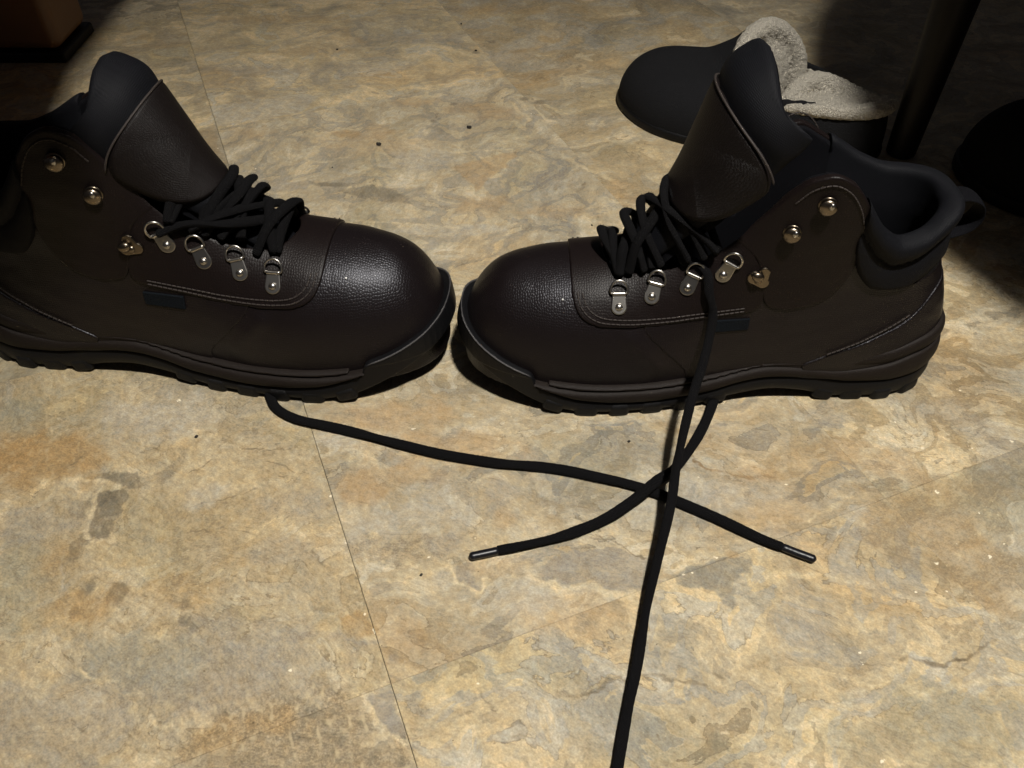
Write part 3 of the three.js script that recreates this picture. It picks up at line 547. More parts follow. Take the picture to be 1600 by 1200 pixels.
function hash(i, j, k) { const v = Math.sin(i * 127.1 + j * 311.7 + k * 74.7 + 5.3) * 43758.5453; return v - Math.floor(v); }

// ------------------------------------------------------------------ boot shapes (cm; heel at x = 0, toe at x = 32, outer side towards +z)
const BW = {
  out: curve(0, 0.2, 0.25, 1.5, 0.9, 2.4, 2, 3.1, 4, 3.6, 8, 3.65, 12, 3.75, 16, 4.4, 20, 5.0, 23, 5.2, 26, 4.95, 28.5, 4.3, 30.2, 3.35, 31.2, 2.3, 31.7, 1.2, 31.85, 0.2),
  inn: curve(0, 0.2, 0.25, 1.5, 0.9, 2.4, 2, 3.1, 4, 3.5, 8, 3.4, 12, 3.4, 16, 4.0, 20, 4.7, 23, 5.0, 26, 4.95, 28.5, 4.4, 30.2, 3.45, 31.2, 2.4, 31.7, 1.2, 31.85, 0.2),
};
const plan = []; 
for (let i = 0; i <= 60; i++) { const x = 31.85 * (1 - Math.cos(i / 60 * Math.PI)) / 2; plan.push([x, BW.out(x)]); }
for (let i = 60; i >= 0; i--) { const x = 31.85 * (1 - Math.cos(i / 60 * Math.PI)) / 2; plan.push([x, -BW.inn(x)]); }
const CELL = 0.15, GLO = [-1.4, -0.3, -7], GN = [236, 140, 95];
// plan distance on a grid
const planGrid = new Float32Array(GN[0] * GN[2]);
{ const f = polySDF(plan); for (let i = 0; i < GN[0]; i++) for (let k = 0; k < GN[2]; k++) planGrid[i * GN[2] + k] = f(GLO[0] + i * CELL, GLO[2] + k * CELL); }
function planD(x, z) {
  const a = clamp((x - GLO[0]) / CELL, 0, GN[0] - 1.001), b = clamp((z - GLO[2]) / CELL, 0, GN[2] - 1.001), i = Math.floor(a), k = Math.floor(b), u = a - i, w = b - k, o = i * GN[2] + k;
  return mix(mix(planGrid[o], planGrid[o + 1], w), mix(planGrid[o + GN[2]], planGrid[o + GN[2] + 1], w), u);
}
const ridge = curve(0, 9, 9, 10, 12, 12, 14, 13.2, 16, 12.4, 18, 11.3, 20, 10.2, 22, 9.5, 24, 9.15, 27, 8.85, 29, 8.55, 30.5, 7.95, 32, 7.1);
const domeR = curve(0, 3.3, 12, 3.4, 16, 3.9, 20, 4.6, 24, 5.1, 27, 5.0, 29, 4.5, 30.5, 4.0, 32, 3.7), domeP = curve(12, 1.7, 18, 1.75, 22, 2.0, 24, 2.15, 28, 2.15, 30, 2.25, 32, 2.35);
const YB = 3.0;
function footRaw(x, y, z) {
  const ins = -planD(x, z), R = domeR(x), p = domeP(x), h = ridge(x) - YB, a = ins < R ? 1 - ins / R : 0, b = y > YB ? (y - YB) / h : 0;
  return Math.pow(b, p) + Math.pow(a, p) - 1;
}
const shBack = curve(0, 0.3, 3, 0.2, 6, 0.6, 9, 1.4, 12, 2.1, 15, 2.2, 18, 2.0), shFront = curve(4, 20, 8, 19, 10, 18, 12, 16.6, 14, 15.6, 16, 15, 19, 14.4), shHalf = curve(0, 3.5, 4, 3.55, 8, 3.5, 11, 3.6, 14, 3.95, 18, 4.3);
function shaftRaw(x, y, z) {
  const b = shBack(y), f = shFront(y), c = (b + f) / 2, a = (f - b) / 2, w = shHalf(y);
  return Math.pow(Math.abs(x - c) / a, 2.4) + Math.pow(Math.abs(z - 0.05) / w, 2.4) - 1;
}
function trueDist(raw) {
  const e = 0.06;
  return (x, y, z) => { const v = raw(x, y, z), gx = raw(x + e, y, z) - v, gy = raw(x, y + e, z) - v, gz = raw(x, y, z + e) - v; return clamp(v / Math.max(Math.hypot(gx, gy, gz) / e, 0.12), -4, 4); };
}
const footD = trueDist(footRaw), shaftD = trueDist(shaftRaw);
const bootGrid = new Float32Array(GN[0] * GN[1] * GN[2]);
for (let i = 0; i < GN[0]; i++) for (let j = 0; j < GN[1]; j++) for (let k = 0; k < GN[2]; k++) {
  const x = GLO[0] + i * CELL, y = GLO[1] + j * CELL, z = GLO[2] + k * CELL;
  // the leather gives: a soft fold beside the front seam, faint unevenness elsewhere
  const fu = ((x - 21.4) * -0.66 + (y - 6.2) * -0.75), fv = (x - 21.4) * 0.75 + (y - 6.2) * -0.66, give = 0.13 * Math.exp(-(((fv + 0.1) / 0.55) ** 2)) * sstep(-0.6, 0.6, fu) * sstep(4.6, 3.2, fu) + (0.08 * noise3(x * 0.28, y * 0.33, z * 0.28) + 0.03 * noise3(x * 0.8 + 4, y * 1.3, z * 0.8)) * sstep(26, 20, x);
  bootGrid[(i * GN[1] + j) * GN[2] + k] = -give + (x > 22 ? footD(x, y, z) : smin(footD(x, y, z), shaftD(x, y, z), 1.4 * sstep(22, 19, x) + 0.01));
}
function skin(x, y, z) {                                 // distance to the outside of the boot's upper
  const a = clamp((x - GLO[0]) / CELL, 0, GN[0] - 1.001), b = clamp((y - GLO[1]) / CELL, 0, GN[1] - 1.001), c = clamp((z - GLO[2]) / CELL, 0, GN[2] - 1.001);
  const i = Math.floor(a), j = Math.floor(b), k = Math.floor(c), u = a - i, v = b - j, w = c - k, sy = GN[2], sx = GN[1] * GN[2], o = i * sx + j * sy + k, G = bootGrid;
  return mix(mix(mix(G[o], G[o + 1], w), mix(G[o + sy], G[o + sy + 1], w), v), mix(mix(G[o + sx], G[o + sx + 1], w), mix(G[o + sx + sy], G[o + sx + sy + 1], w), v), u);
}
function onSkin(x, y, side = 1, off = 0) {               // point of the boot's side seen from straight beside it
  let lo = 0, hi = 6.9; for (let q = 0; q < 30; q++) { const m = (lo + hi) / 2; if (skin(x, y, side * m) < off) lo = m; else hi = m; }
  const z = side * lo, e = 0.2, n = V(skin(x + e, y, z) - skin(x - e, y, z), skin(x, y + e, z) - skin(x, y - e, z), skin(x, y, z + e) - skin(x, y, z - e)).normalize();
  return { p: V(x, y, z), n };
}
const rim = curve(-1, 13.2, 0.5, 13.5, 2.2, 13.9, 3.4, 13.3, 4.6, 12.5, 5.8, 12.3, 7.0, 13.0, 8.2, 14.4, 9.2, 15.9, 10.2, 16.9, 11.1, 17.2, 12.1, 16.8, 13.0, 15.8, 14.0, 14.2, 15.1, 13, 16.5, 12.4, 19, 12.4);
const rimFar = curve(-1, 13.2, 0.5, 13.5, 2.2, 13.9, 3.6, 13.7, 5, 13.5, 6.5, 13.9, 8, 14.7, 9.5, 15.6, 11, 16.3, 12.2, 16.1, 13.1, 15.4, 14.0, 14.2, 15.1, 13, 16.5, 12.4, 19, 12.4);
const rimAt = (x, z) => z > 1 ? rim(x) : mix(rimFar(x), rim(x), sstep(-1, 1, z));
const throatHalf = curve(10, 3.0, 14, 2.85, 17, 2.6, 20, 2.35, 21.6, 2.1);
const throat = (x, z) => { const d = x < 20.5 ? Math.abs(z) - throatHalf(x) : Math.hypot(x - 20.5, z) - 2.26; return Math.max(d, 10.2 - x); };
const wall = (inside, outside) => (d) => Math.max(d - outside, inside - d);
function shell(inside, outside, region, { k = 0.1, top = 0, cutThroat = true, lo = [-1.2, 1.2, -6.4], hi = [32.6, 18, 6.4], cell = 0.14, extra } = {}) {
  const f = (x, y, z, pre) => {
    const d = skin(x, y, z), o = typeof outside === 'function' ? outside(x, y, z) : outside;
    let v = smax(smax(d - o, inside - d, Math.min(k, 0.08)), pre, k);
    if (y > 6.5) { v = smax(v, y - rimAt(x, z) - top, k); if (cutThroat) v = smax(v, -throat(x, z), k); }
    return extra ? extra(v, x, y, z) : v;
  };
  return isoMesh(f, lo, hi, cell, region);
}
const sole0 = curve(0, 0.5, 0.8, 0.1, 2, 0, 7, 0, 8.3, 0.35, 9.4, 0.6, 11, 0.75, 13, 0.5, 15, 0.25, 16.5, 0, 24, 0, 25.5, 0.2, 27, 0.75, 29, 1.7, 31, 2.75, 32.4, 3.5);
const sole1 = curve(0, 2.0, 3, 1.75, 6, 1.7, 8.5, 2.05, 11, 2.2, 13.5, 1.9, 16, 1.35, 20, 1.1, 24, 1.4, 27, 2.3, 30, 3.1, 32.4, 4.3);
const sole2 = curve(0, 4.0, 2, 3.75, 4.5, 3.05, 7, 2.75, 9.5, 3.0, 11.5, 3.1, 13.5, 2.8, 16, 2.35, 20, 2.1, 24, 2.2, 27.4, 2.6);
const sole3 = curve(0, 5.3, 2, 4.9, 4.5, 4.1, 7, 3.55, 9.5, 3.45, 11.5, 3.35, 13.5, 3.0, 16, 2.6, 20, 2.4, 24, 2.5, 27, 2.7);
const rand = curve(26.9, 2.2, 27.3, 3.1, 28.3, 3.45, 29.6, 3.95, 30.8, 4.5, 31.6, 5.0, 32.3, 5.5);
const S = {};
{
  const wide = { lo: [-1.2, -0.3, -6.8], hi: [33.2, 8, 6.8] };
  const facing = polySDF(smooth2([24.8, 13, 24.9, 10, 24.9, 8.8, 24.75, 7.9, 24.3, 7.2, 23.4, 6.8, 22, 6.65, 19.5, 6.7, 16.5, 7.1, 14.2, 7.45, 13.3, 7.75, 13.1, 8.6, 13.5, 10.2, 14.4, 11.8, 15.6, 12.7, 17.5, 14], 5));
  const quarter = polySDF(smooth2([20.6, 8, 20.2, 6.3, 19, 5, 17.4, 3.2, 16.9, 1, 10, 0.5, -3, 0.5, -3, 9, -3, 13, 4, 13, 9, 14, 12, 14, 16, 13, 19, 11], 5));
  const ankle = polySDF(smooth2([9.2, 8.4, 8.3, 10.2, 8.3, 12.2, 8.4, 14, 8.5, 17, 9.4, 18.6, 13, 18.6, 16.5, 17, 16.4, 12.4, 15.2, 12.0, 14.1, 11.2, 13.5, 9.4, 12.8, 7.9, 11, 7.7], 5));
  const collarLow = curve(-2, 10.2, 0.8, 9.8, 2.5, 9.1, 4.5, 8.7, 6.5, 8.9, 7.6, 9.9, 8.4, 11.4, 8.8, 13, 8.9, 18);
  const heel = polySDF(smooth2([-3, 9.4, 0.5, 8.9, 1.8, 8.1, 3.2, 6.6, 5.5, 5.2, 8.6, 3.8, 9.6, 3.1, 8, 2, -3, 1.5], 5));
  const collarF = (x, y) => Math.max(collarLow(x) - y, x - 9.0);
  S.upper = shell(-0.28, 0, (x, y) => Math.max(1.3 - y, -collarF(x, y) - 0.6), { cell: 0.16 });
  S.quarter = shell(-0.32, 0.07, (x, y) => Math.max(quarter(x, y), -collarF(x, y) - 0.3, 1.4 - y), { k: 0.06, hi: [21.5, 16, 6.4], cell: 0.15 });
  S.facing = shell(-0.32, 0.17, facing, { k: 0.14, lo: [12.5, 5.5, -6.4], hi: [25.5, 13.4, 6.4], cell: 0.115 });
  S.ankle = shell(-0.32, 0.2, ankle, { k: 0.16, lo: [7.8, 7.2, 0], hi: [17, 18, 6], cell: 0.115 });
  S.ankleInner = shell(-0.32, 0.2, ankle, { k: 0.16, lo: [7.8, 7.2, -6], hi: [17, 18, 0], cell: 0.115 });
  S.heel = shell(-0.32, 0.16, heel, { k: 0.08, lo: [-1.2, 2, -5.4], hi: [10, 9.6, 5.4], cell: 0.12 });
  const puff = (x, y, z) => { const d = rimAt(x, z) + 0.35 - y, roll = d < 1.75 ? Math.sqrt(Math.max(0, Math.sin(d / 1.75 * Math.PI))) * 0.42 : Math.sqrt(Math.max(0, Math.sin(clamp((d - 1.75) / 2.5, 0, 1) * Math.PI))) * 0.3; return 0.1 + roll; };
  S.collar = shell(-1.0, puff, collarF, { k: 0.55, top: 0.35, cutThroat: false, lo: [-1.3, 8, -5.6], hi: [9.8, 17.9, 5.6], cell: 0.13 });
  S.lining = shell(-0.8, -0.24, (x, y) => 6 - y, { k: 0.2, top: -0.15, lo: [0, 5.6, -5.4], hi: [16.4, 17, 5.4], cell: 0.16 });
  S.insole = isoMesh((x, y, z) => smax(planD(x, z) + 0.6, Math.abs(y - 3.1) - 0.25, 0.1), [0, 2.6, -6], [31.6, 3.7, 6], 0.25);
  const slab = (b, t, o, x1 = 99) => isoMesh((x, y, z) => { const d = planD(x, z) + (o === 0.42 ? 0.24 * sstep(25.5, 28, x) : 0), y0 = b(x), y1 = t(x), q = clamp((y - y0) / Math.max(0.2, y1 - y0), 0, 1); return smax(smax(d - o - 0.16 * Math.sin(q * Math.PI), Math.max(y - y1, y0 - y), 0.22), Math.max(x - x1, -1.2 - x), 0.1); }, wide.lo, wide.hi, 0.13);
  S.outsole = slab((x) => sole0(x) + 0.25, sole1, 0.42);
  S.midLow = slab((x) => sole1(x) - 0.02, (x) => Math.max(sole2(x), sole1(x) + 0.1) - 0.06, 0.5, 27.2);
  S.midTop = slab((x) => sole2(x) - 0.04, (x) => Math.max(sole3(x), sole2(x) + 0.1), 0.3, 26.2);
  const randF = (x, y) => Math.max(26.9 - x + 0.5 * (y - 2.4), y - rand(x));
  S.rand = isoMesh((x, y, z, pre) => { const d = y > YB ? skin(x, y, z) : planD(x, z); return smax(smax(d - 0.47, -0.15 - d, 0.16), Math.max(pre, sole0(x) + 0.2 - y), 0.18); }, [24, 0.2, -6.4], [33, 7.4, 6.4], 0.12, randF);
  S.lip = isoMesh((x, y, z, pre) => { const d = y > YB ? skin(x, y, z) : planD(x, z); return smax(smax(d - 0.5, 0.36 - d, 0.05), pre, 0.08); }, [25, 1.6, -6.4], [33, 7.6, 6.4], 0.08, (x, y) => Math.max(Math.abs(y - rand(x) + 0.02) - 0.075 * Math.min(1, (x - 26.8) * 0.8), 27.0 - x));
}
// raised line of stitches that follows side-view points on both flanks
function stitchRow(flat, gap = 0.3, off = 0.19) {
  const c = new THREE.CatmullRomCurve3(flat.reduce((a, v, i) => (i % 2 ? a : [...a, V(v, flat[i + 1], 0)]), []), false, 'centripetal'), n = Math.floor(c.getLength() / gap), gs = [];
  for (const side of [1, -1]) for (let i = 0; i < n; i++) {
    const a = c.getPointAt((i + 0.18) / n), b = c.getPointAt((i + 0.82) / n), A = onSkin(a.x, a.y, side, off), B = onSkin(b.x, b.y, side, off);
    const d = B.p.clone().sub(A.p), l = d.length(); if (l > gap * 2.2) continue;
    const g = new THREE.CapsuleGeometry(0.055, l, 2, 5); g.applyQuaternion(new THREE.Quaternion().setFromUnitVectors(V(0, 1, 0), d.normalize())); g.translate(...A.p.add(B.p).multiplyScalar(0.5).toArray()); gs.push(g);
  }
  const g = mergeGeometries(gs); g.scale(0.01, 0.01, 0.01); return g;
}
const stitches = mergeGeometries([
  stitchRow([24.5, 8.4, 24.3, 7.8, 23.9, 7.4, 23.2, 7.08, 22, 6.93, 19.5, 6.95, 16.5, 7.32, 14.2, 7.68]), stitchRow([24.2, 8.4, 23.95, 7.85, 23.6, 7.55, 23.1, 7.32, 22, 7.17, 19.5, 7.18, 16.5, 7.55, 14.2, 7.9]),
  stitchRow([8.7, 13.9, 9.3, 15.2, 10.2, 16.3, 11.1, 16.65, 12.0, 16.25, 12.8, 15.2], 0.3, 0.22), stitchRow([8.2, 4.15, 5.6, 5.45, 3.4, 6.8], 0.3, 0.17),
]);

// tongue: padded tongue of black cloth with a leather shield on its front
const tonguePath = new THREE.CatmullRomCurve3([V(22.2, 8.3, 0), V(20.9, 10.4, 0), V(19.6, 12.8, 0), V(18.6, 15.2, 0), V(17.9, 17.6, 0), V(17.2, 20, 0), V(16.3, 21.9, 0), V(15.0, 22.9, 0)], false, 'centripetal');
const tongueW = curve(0, 1.9, 0.2, 2.5, 0.4, 3.5, 0.6, 4.6, 0.8, 5.1, 1, 4.7), tongueTh = curve(0, 0.35, 0.3, 0.85, 0.5, 1.2, 0.7, 1.34, 0.85, 1.36, 1, 1.3);
function tonguePoint(u, v, depth, out) {                 // u -1 .. 1 across, v 0 .. 1 up, depth behind the front face
  const e = v - 0.17 * u * u * sstep(0.35, 0.95, v), p = tonguePath.getPoint(clamp(e, 0, 1)), d = tonguePath.getTangent(clamp(e, 0, 1)), nb = V(-d.y, d.x, 0);   // nb points back, towards the heel
  if (nb.x > 0) nb.negate();
  const th = tongueTh(e), r = tongueW(e) / Math.sin(th), a = u * th;
  out.set(p.x + nb.x * (r * (1 - Math.cos(a)) + depth * Math.cos(a)), p.y + nb.y * (r * (1 - Math.cos(a)) + depth * Math.cos(a)), (r - depth) * Math.sin(a));
  return out.multiplyScalar(0.01);
}
S.tongue = gridSurface((i, j, q) => {                    // i goes round the section, j up
  const a = i * Math.PI * 2, sx = Math.sign(Math.cos(a)) * Math.pow(Math.abs(Math.cos(a)), 0.55), sy = Math.sign(Math.sin(a)) * Math.pow(Math.abs(Math.sin(a)), 0.7);
  const end = Math.pow(1 - Math.pow(Math.max(0, (j - 0.9) / 0.1), 2.2), 0.5), v = 0.98 * j;
  const thick = (0.62 + 0.12 * Math.sin(v * 26) * sstep(0.55, 0.8, v)) * (0.25 + 0.75 * end);
  tonguePoint(sx * (0.93 + 0.035 * end), v, 0.55 - sy * thick * (1 - 0.35 * Math.abs(sx) ** 4), q);
}, 72, 90);
function patch(u0, u1, v0, v1, e, depth0, depth1, nu = 40, nv = 40) {
  const face = (depth) => (i, j, q) => {
    let a = i * 2 - 1, b = j * 2 - 1; const s = Math.max(Math.abs(a), Math.abs(b)), l = Math.pow(Math.pow(Math.abs(a), e) + Math.pow(Math.abs(b), e), 1 / e) || 1; a *= s / l; b *= s / l;
    const edge = sstep(1, 0.93, s);
    tonguePoint(mix(u0, u1, (a + 1) / 2), mix(v0, v1, (b + 1) / 2), mix(depth1, depth(edge), 1), q);
  };
  return mergeGeometries([gridSurface(face((k) => mix(depth1, depth0, Math.sqrt(k))), nu, nv)]);
}
S.shield = patch(-1.06, 1.06, 0.33, 0.73, 4, -0.26, 0.1);
S.bead = (() => { const pts = []; for (let i = 0; i <= 40; i++) pts.push(tonguePoint(mix(-0.99, 0.99, i / 40), 0.726 - 0.035 * Math.pow(Math.abs(i / 20 - 1), 6), -0.25, V())); return sweep(pts, 0.0007, 0.0007, { seg: 80, sides: 8 }); })();
S.gusset = gridSurface((i, j, q) => { const u = i * 2 - 1, v = mix(0.02, 0.62, j), k = 1.0 + 0.25 * (1 - j); tonguePoint(clamp(u * k, -1.3, 1.3), v, 0.75 + 0.16 * Math.sin(v * 40 + u * 3), q); }, 30, 40);
S.loop = (() => {                                        // pull loop behind the heel
  const c = new THREE.CatmullRomCurve3([V(2.4, 13.2, 0), V(1.3, 13.55, 0), V(0.3, 13.15, 0), V(-0.05, 12.3, 0), V(0.3, 11.5, 0), V(1.2, 11.0, 0), V(2, 10.8, 0)].map((p) => p.multiplyScalar(0.01)));
  return sweep(c.getPoints(30), 0.0085, 0.0014, { seg: 50, sides: 12, up: V(0, 0.02, 1).cross(V(0, 0, 1)).lengthSq() ? V(0.001, 1, 0) : V(0, 1, 0), round: false });
})();
S.tag = (() => { const g = new RoundedBoxGeometry(0.026, 0.0085, 0.0016, 3, 0.0007); const p = g.attributes.position; for (let i = 0; i < p.count; i++) { const x = 15.0 + p.getX(i) * 100, y = 6.62 + p.getY(i) * 100 - 0.04 * (x - 15), o = onSkin(x, y, 1, 0.12); const d = p.getZ(i); p.setXYZ(i, (o.p.x) * 0.01 + o.n.x * d, o.p.y * 0.01 + o.n.y * d, o.p.z * 0.01 + o.n.z * d); } g.computeVertexNormals(); return g; })();
S.lug = new RoundedBoxGeometry(0.0155, 0.0115, 0.0135, 2, 0.0036);

// eyelet hardware in its own frame: y up along the boot, z out of the leather (metres)
const HW = {};
{
  const s = new THREE.Shape(); s.moveTo(-0.0034, 0.006); s.lineTo(0.0034, 0.006); s.lineTo(0.0042, -0.002); s.absarc(0, -0.002, 0.0042, 0, -Math.PI, true); s.lineTo(-0.0034, 0.006);
  const plate = new THREE.ExtrudeGeometry(s, { depth: 0.0007, bevelEnabled: true, bevelSize: 0.0006, bevelThickness: 0.0005, bevelSegments: 3, curveSegments: 20 });
  const fold = new THREE.CapsuleGeometry(0.0013, 0.0066, 6, 10); fold.rotateZ(Math.PI / 2); fold.translate(0, 0.0062, 0.0013);
  HW.plate = mergeGeometries([(plate.index ? plate.toNonIndexed() : plate), (fold.index ? fold.toNonIndexed() : fold)]);
  HW.rivet = new THREE.SphereGeometry(0.0024, 20, 12, 0, Math.PI * 2, 0, Math.PI / 2); HW.rivet.rotateX(Math.PI / 2); HW.rivet.scale(1, 1, 0.7); HW.rivet.translate(0, -0.002, 0.0012);
  const arc = []; for (let i = 0; i <= 24; i++) { const a = -0.42 + (Math.PI + 0.84) * i / 24; arc.push(V(Math.cos(a) * 0.0052, 0.0088 + Math.sin(a) * 0.0055, 0.0018 + 0.0012 * Math.sin(a))); }
  arc.unshift(V(-0.002, 0.0064, 0.0014)); arc.push(V(0.002, 0.0064, 0.0014)); const rr = arc.slice(1, -1);
  HW.ring = sweep([V(0.0012, 0.0063, 0.0014), ...rr, V(-0.0012, 0.0063, 0.0014)], 0.00075, 0.00075, { seg: 60, sides: 10, up: V(0, 0, 1) });
  HW.stud = new THREE.LatheGeometry([[0.0001, 0.0052], [0.002, 0.0051], [0.0038, 0.0044], [0.0047, 0.0034], [0.0048, 0.0028], [0.004, 0.0024], [0.0022, 0.002], [0.0021, 0.001], [0.0045, 0.0009], [0.005, 0.0004], [0.005, -0.0004]].map((p) => new THREE.Vector2(...p)).reverse(), 28); HW.stud.rotateX(Math.PI / 2); HW.stud.scale(1.05, 1.05, 1);
  HW.tip = new THREE.SphereGeometry(0.0017, 14, 10); HW.tip.scale(1, 1.3, 0.8); HW.tip.translate(0.0012, 0.0022, 0.0046);
  const lock = new THREE.Shape(); lock.absarc(-0.003, -0.001, 0.0036, 0.6, Math.PI * 1.55, false); lock.absarc(0.0035, -0.0025, 0.003, -Math.PI * 0.6, Math.PI * 0.35, false); lock.absarc(0.001, 0.004, 0.0028, 0, Math.PI, false);
  HW.lockPlate = new THREE.ExtrudeGeometry(lock, { depth: 0.001, bevelEnabled: true, bevelSize: 0.0006, bevelThickness: 0.0005, bevelSegments: 2, curveSegments: 16 });
  HW.lockHook = new THREE.SphereGeometry(0.0036, 18, 12); HW.lockHook.scale(1.1, 0.9, 0.6); HW.lockHook.translate(-0.0022, 0.001, 0.003);
}
const EYES = [   // kind, side-view place, turn in the plane of the leather
  ['lace_ring', 21.95, 8.0, -0.05], ['lace_ring', 19.9, 8.6, 0.2], ['lace_ring', 17.75, 9.25, 0.32], ['lace_ring', 15.75, 10.25, 0.4],
  ['locking_hook', 13.7, 10.1, 0.3], ['speed_hook', 12.55, 13.35, 0.1], ['speed_hook', 11.15, 15.4, 0.1],
];
function frameAt(x, y, side, turn) {
  const { p, n } = onSkin(x, y, side, 0.19), up = V(0, 1, 0).addScaledVector(n, -n.y).normalize(), rt = V().crossVectors(up, n);
  const m = new THREE.Matrix4().makeBasis(rt, up, n); m.multiply(new THREE.Matrix4().makeRotationZ(turn * side)); m.setPosition(p.x * 0.01, p.y * 0.01, p.z * 0.01); return m;
}
// lacing (cm in boot space) between the rings of the two flanks
const ringTop = (i, side) => { const [, x, y] = EYES[i], { p, n } = onSkin(x + 0.15 * i, y + 1.15, side, 0.3); return p.addScaledVector(n, 0.12); };
function crossings(order, bulge, jig) {                  // lace from ring to ring over the tongue, loose enough to bow upwards
  const pts = []; let k = 0;
  for (let q = 0; q < order.length; q++) {
    const [i, side] = order[q], a = ringTop(i, side); pts.push(a);
    if (q < order.length - 1) {
      const b = ringTop(order[q + 1][0], order[q + 1][1]);
      for (const t of [0.22, 0.5, 0.78]) {
        const p = a.clone().lerp(b, t), lift = Math.sin(t * Math.PI), top = ridge(p.x) + bulge * lift + jig * noise(k * 3.7, 4.1);
        p.y = mix(p.y, Math.max(p.y, top), Math.pow(lift, 0.6)) + 0.35 * lift; p.x += jig * 0.8 * noise(k * 5.3, 9.7) * lift + 0.25 * lift; pts.push(p); k++;
      }
    }
  }
  return pts.map((p) => p.multiplyScalar(0.01));
}
const LW = 0.0031, LH = 0.0022;

function makeBoot(mirror, label, at, turn, extra) {
  const lean = mirror ? 0 : 0.09, sway = (p) => { if (lean && p.y > 0.06) p.z -= lean * (p.y - 0.06) + 0.6 * lean * Math.max(0, p.y - 0.12); return p; };
  const G = mirror ? mirrored : (g) => { const m = g.clone(), p = m.attributes.position, q = V(); for (let i = 0; i < p.count; i++) { sway(q.fromBufferAttribute(p, i)); p.setXYZ(i, q.x, q.y, q.z); } return m; }, boot = thing('hiking_boot', label, 'boot', at, turn, 'pair of brown hiking boots'); boot.scale.setScalar(mirror ? 0.975 : 1.02);
  const flip = new THREE.Matrix4().makeScale(mirror ? -1 : 1, 1, 1);
  part('upper', G(S.upper), M.leather, boot); part('quarter_panel', G(S.quarter), M.leather, boot); part('lace_panel', G(S.facing), M.overlay, boot);
  part('ankle_panel', G(S.ankle), M.overlay, boot); part('ankle_panel', G(S.ankleInner), M.overlay, boot); part('heel_counter', G(S.heel), M.leather, boot);
  part('padded_collar', G(S.collar), M.collar, boot, 'puffy black padded ankle collar'); part('lining', G(S.lining), M.lining, boot); part('insole', G(S.insole), M.lining, boot);
  part('outsole', G(S.outsole), M.rubber, boot); part('midsole', G(S.midLow), M.midsole, boot); part('midsole_band', G(S.midTop), M.midsole, boot);
  const cap = part('toe_bumper', G(S.rand), M.rubber, boot, 'black rubber bumper round the toe'); part('bumper_lip', G(S.lip), M.lip, cap);
  part('stitching', G(stitches), M.stitch, boot).userData.kind = 'stuff';
  const pose = (g) => { if (mirror) return g; const m = g.clone(); m.translate(-0.2, -0.1, 0); m.rotateZ(0.17); m.scale(1, 0.86, 0.76); m.translate(0.2, 0.094, 0); return m; };
  const tongue = part('tongue', G(pose(S.tongue)), M.collar, boot, 'thick black padded tongue'); part('tongue_shield', G(pose(S.shield)), M.tongueLeather, tongue); part('edge_binding', G(pose(S.bead)), M.stitch, tongue);
  part('gusset', G(pose(S.gusset)), M.lining, boot);
  part('pull_loop', G(S.loop), M.lining, boot, 'black pull loop at the heel'); part('side_tag', G(S.tag), M.label, boot, 'small blue-grey cloth tag');
  // tread lugs along both edges
  for (const side of [1, -1]) for (let i = 0; i < 12; i++) {
    const x = i < 4 ? 1.6 + i * 1.95 : 15.0 + (i - 4) * 2.15; if (x > 26.6) continue;
    const w = side > 0 ? BW.out : BW.inn, sl = (w(x + 0.3) - w(x - 0.3)) / 0.6;
    const g = part('tread_lug', S.lug, M.rubber, boot);
    g.position.set(x * 0.01 * (mirror ? -1 : 1), (sole0(x) + 0.5) * 0.01, side * (w(x) - 0.06 + 0.04 * (i % 2)) * 0.01);
    g.rotation.y = -side * Math.atan(sl) * (mirror ? -1 : 1); g.scale.set(i % 2 ? 0.92 : 1.05, 1, 1);
    g.rotation.z = Math.atan((sole0(x + 0.3) - sole0(x - 0.3)) / 0.6) * (mirror ? -1 : 1);
  }
  // hardware
  for (const side of [1, -1]) for (const [kind, x, y, t] of EYES) {
    const m = frameAt(x, y, side, t), at = sway(V().setFromMatrixPosition(m)); m.setPosition(at);
    const q = flip.clone().multiply(m).multiply(new THREE.Matrix4().makeScale(mirror ? -1 : 1, 1, 1));
    const h = new THREE.Group(); h.name = kind; h.applyMatrix4(q); boot.add(h);
    if (kind === 'lace_ring') { part('plate', HW.plate, M.steel, h); part('ring', HW.ring, M.steel, h); part('rivet', HW.rivet, M.steel, h); }
    else if (kind === 'speed_hook') { part('stud', HW.stud, M.darkSteel, h); part('hook_tip', HW.tip, M.steel, h); }
    else { part('plate', HW.lockPlate, M.darkSteel, h); part('hook', HW.lockHook, M.darkSteel, h); part('rivet', HW.rivet, M.darkSteel, h); }
  }
  for (const [x, y] of mirror ? [[25.4, 7.9]] : [[26.2, 8.0]]) { const o = onSkin(x, y, 1, 0.03), q = V(mirror ? -o.p.x : o.p.x, o.p.y, o.p.z).multiplyScalar(0.01); if (!mirror) sway(q); part('lint', new THREE.IcosahedronGeometry(0.0007, 1), M.lint, boot).position.copy(q); }
  // laces: two strands laced criss-cross, then the slack and loose ends given in world metres
  let strands = mirror ? 20 : 0;
  const lace = (pts0, opt) => { const pts = pts0.map((q, i) => i && i < pts0.length - 1 ? q.clone().add(V(noise(i * 3.1 + strands * 1.7, 2.2), 0.6 * noise(i * 2.3, strands * 2.9), noise(strands * 3.3, i * 1.9)).multiplyScalar(0.0055)) : q); const m = part('lace', G(sweep(pts, LW, LH, { seg: 260, lumpy: 0.1, twist: 1.8, key: ++strands, ...opt })), M.lace, boot, 'black cord lace'); part('lace_fuzz', G(fibres(pts, LW, 260, strands)), M.lace, m).userData.kind = 'stuff'; };
  boot.updateMatrixWorld(true);
  const inv = boot.matrixWorld.clone().invert();
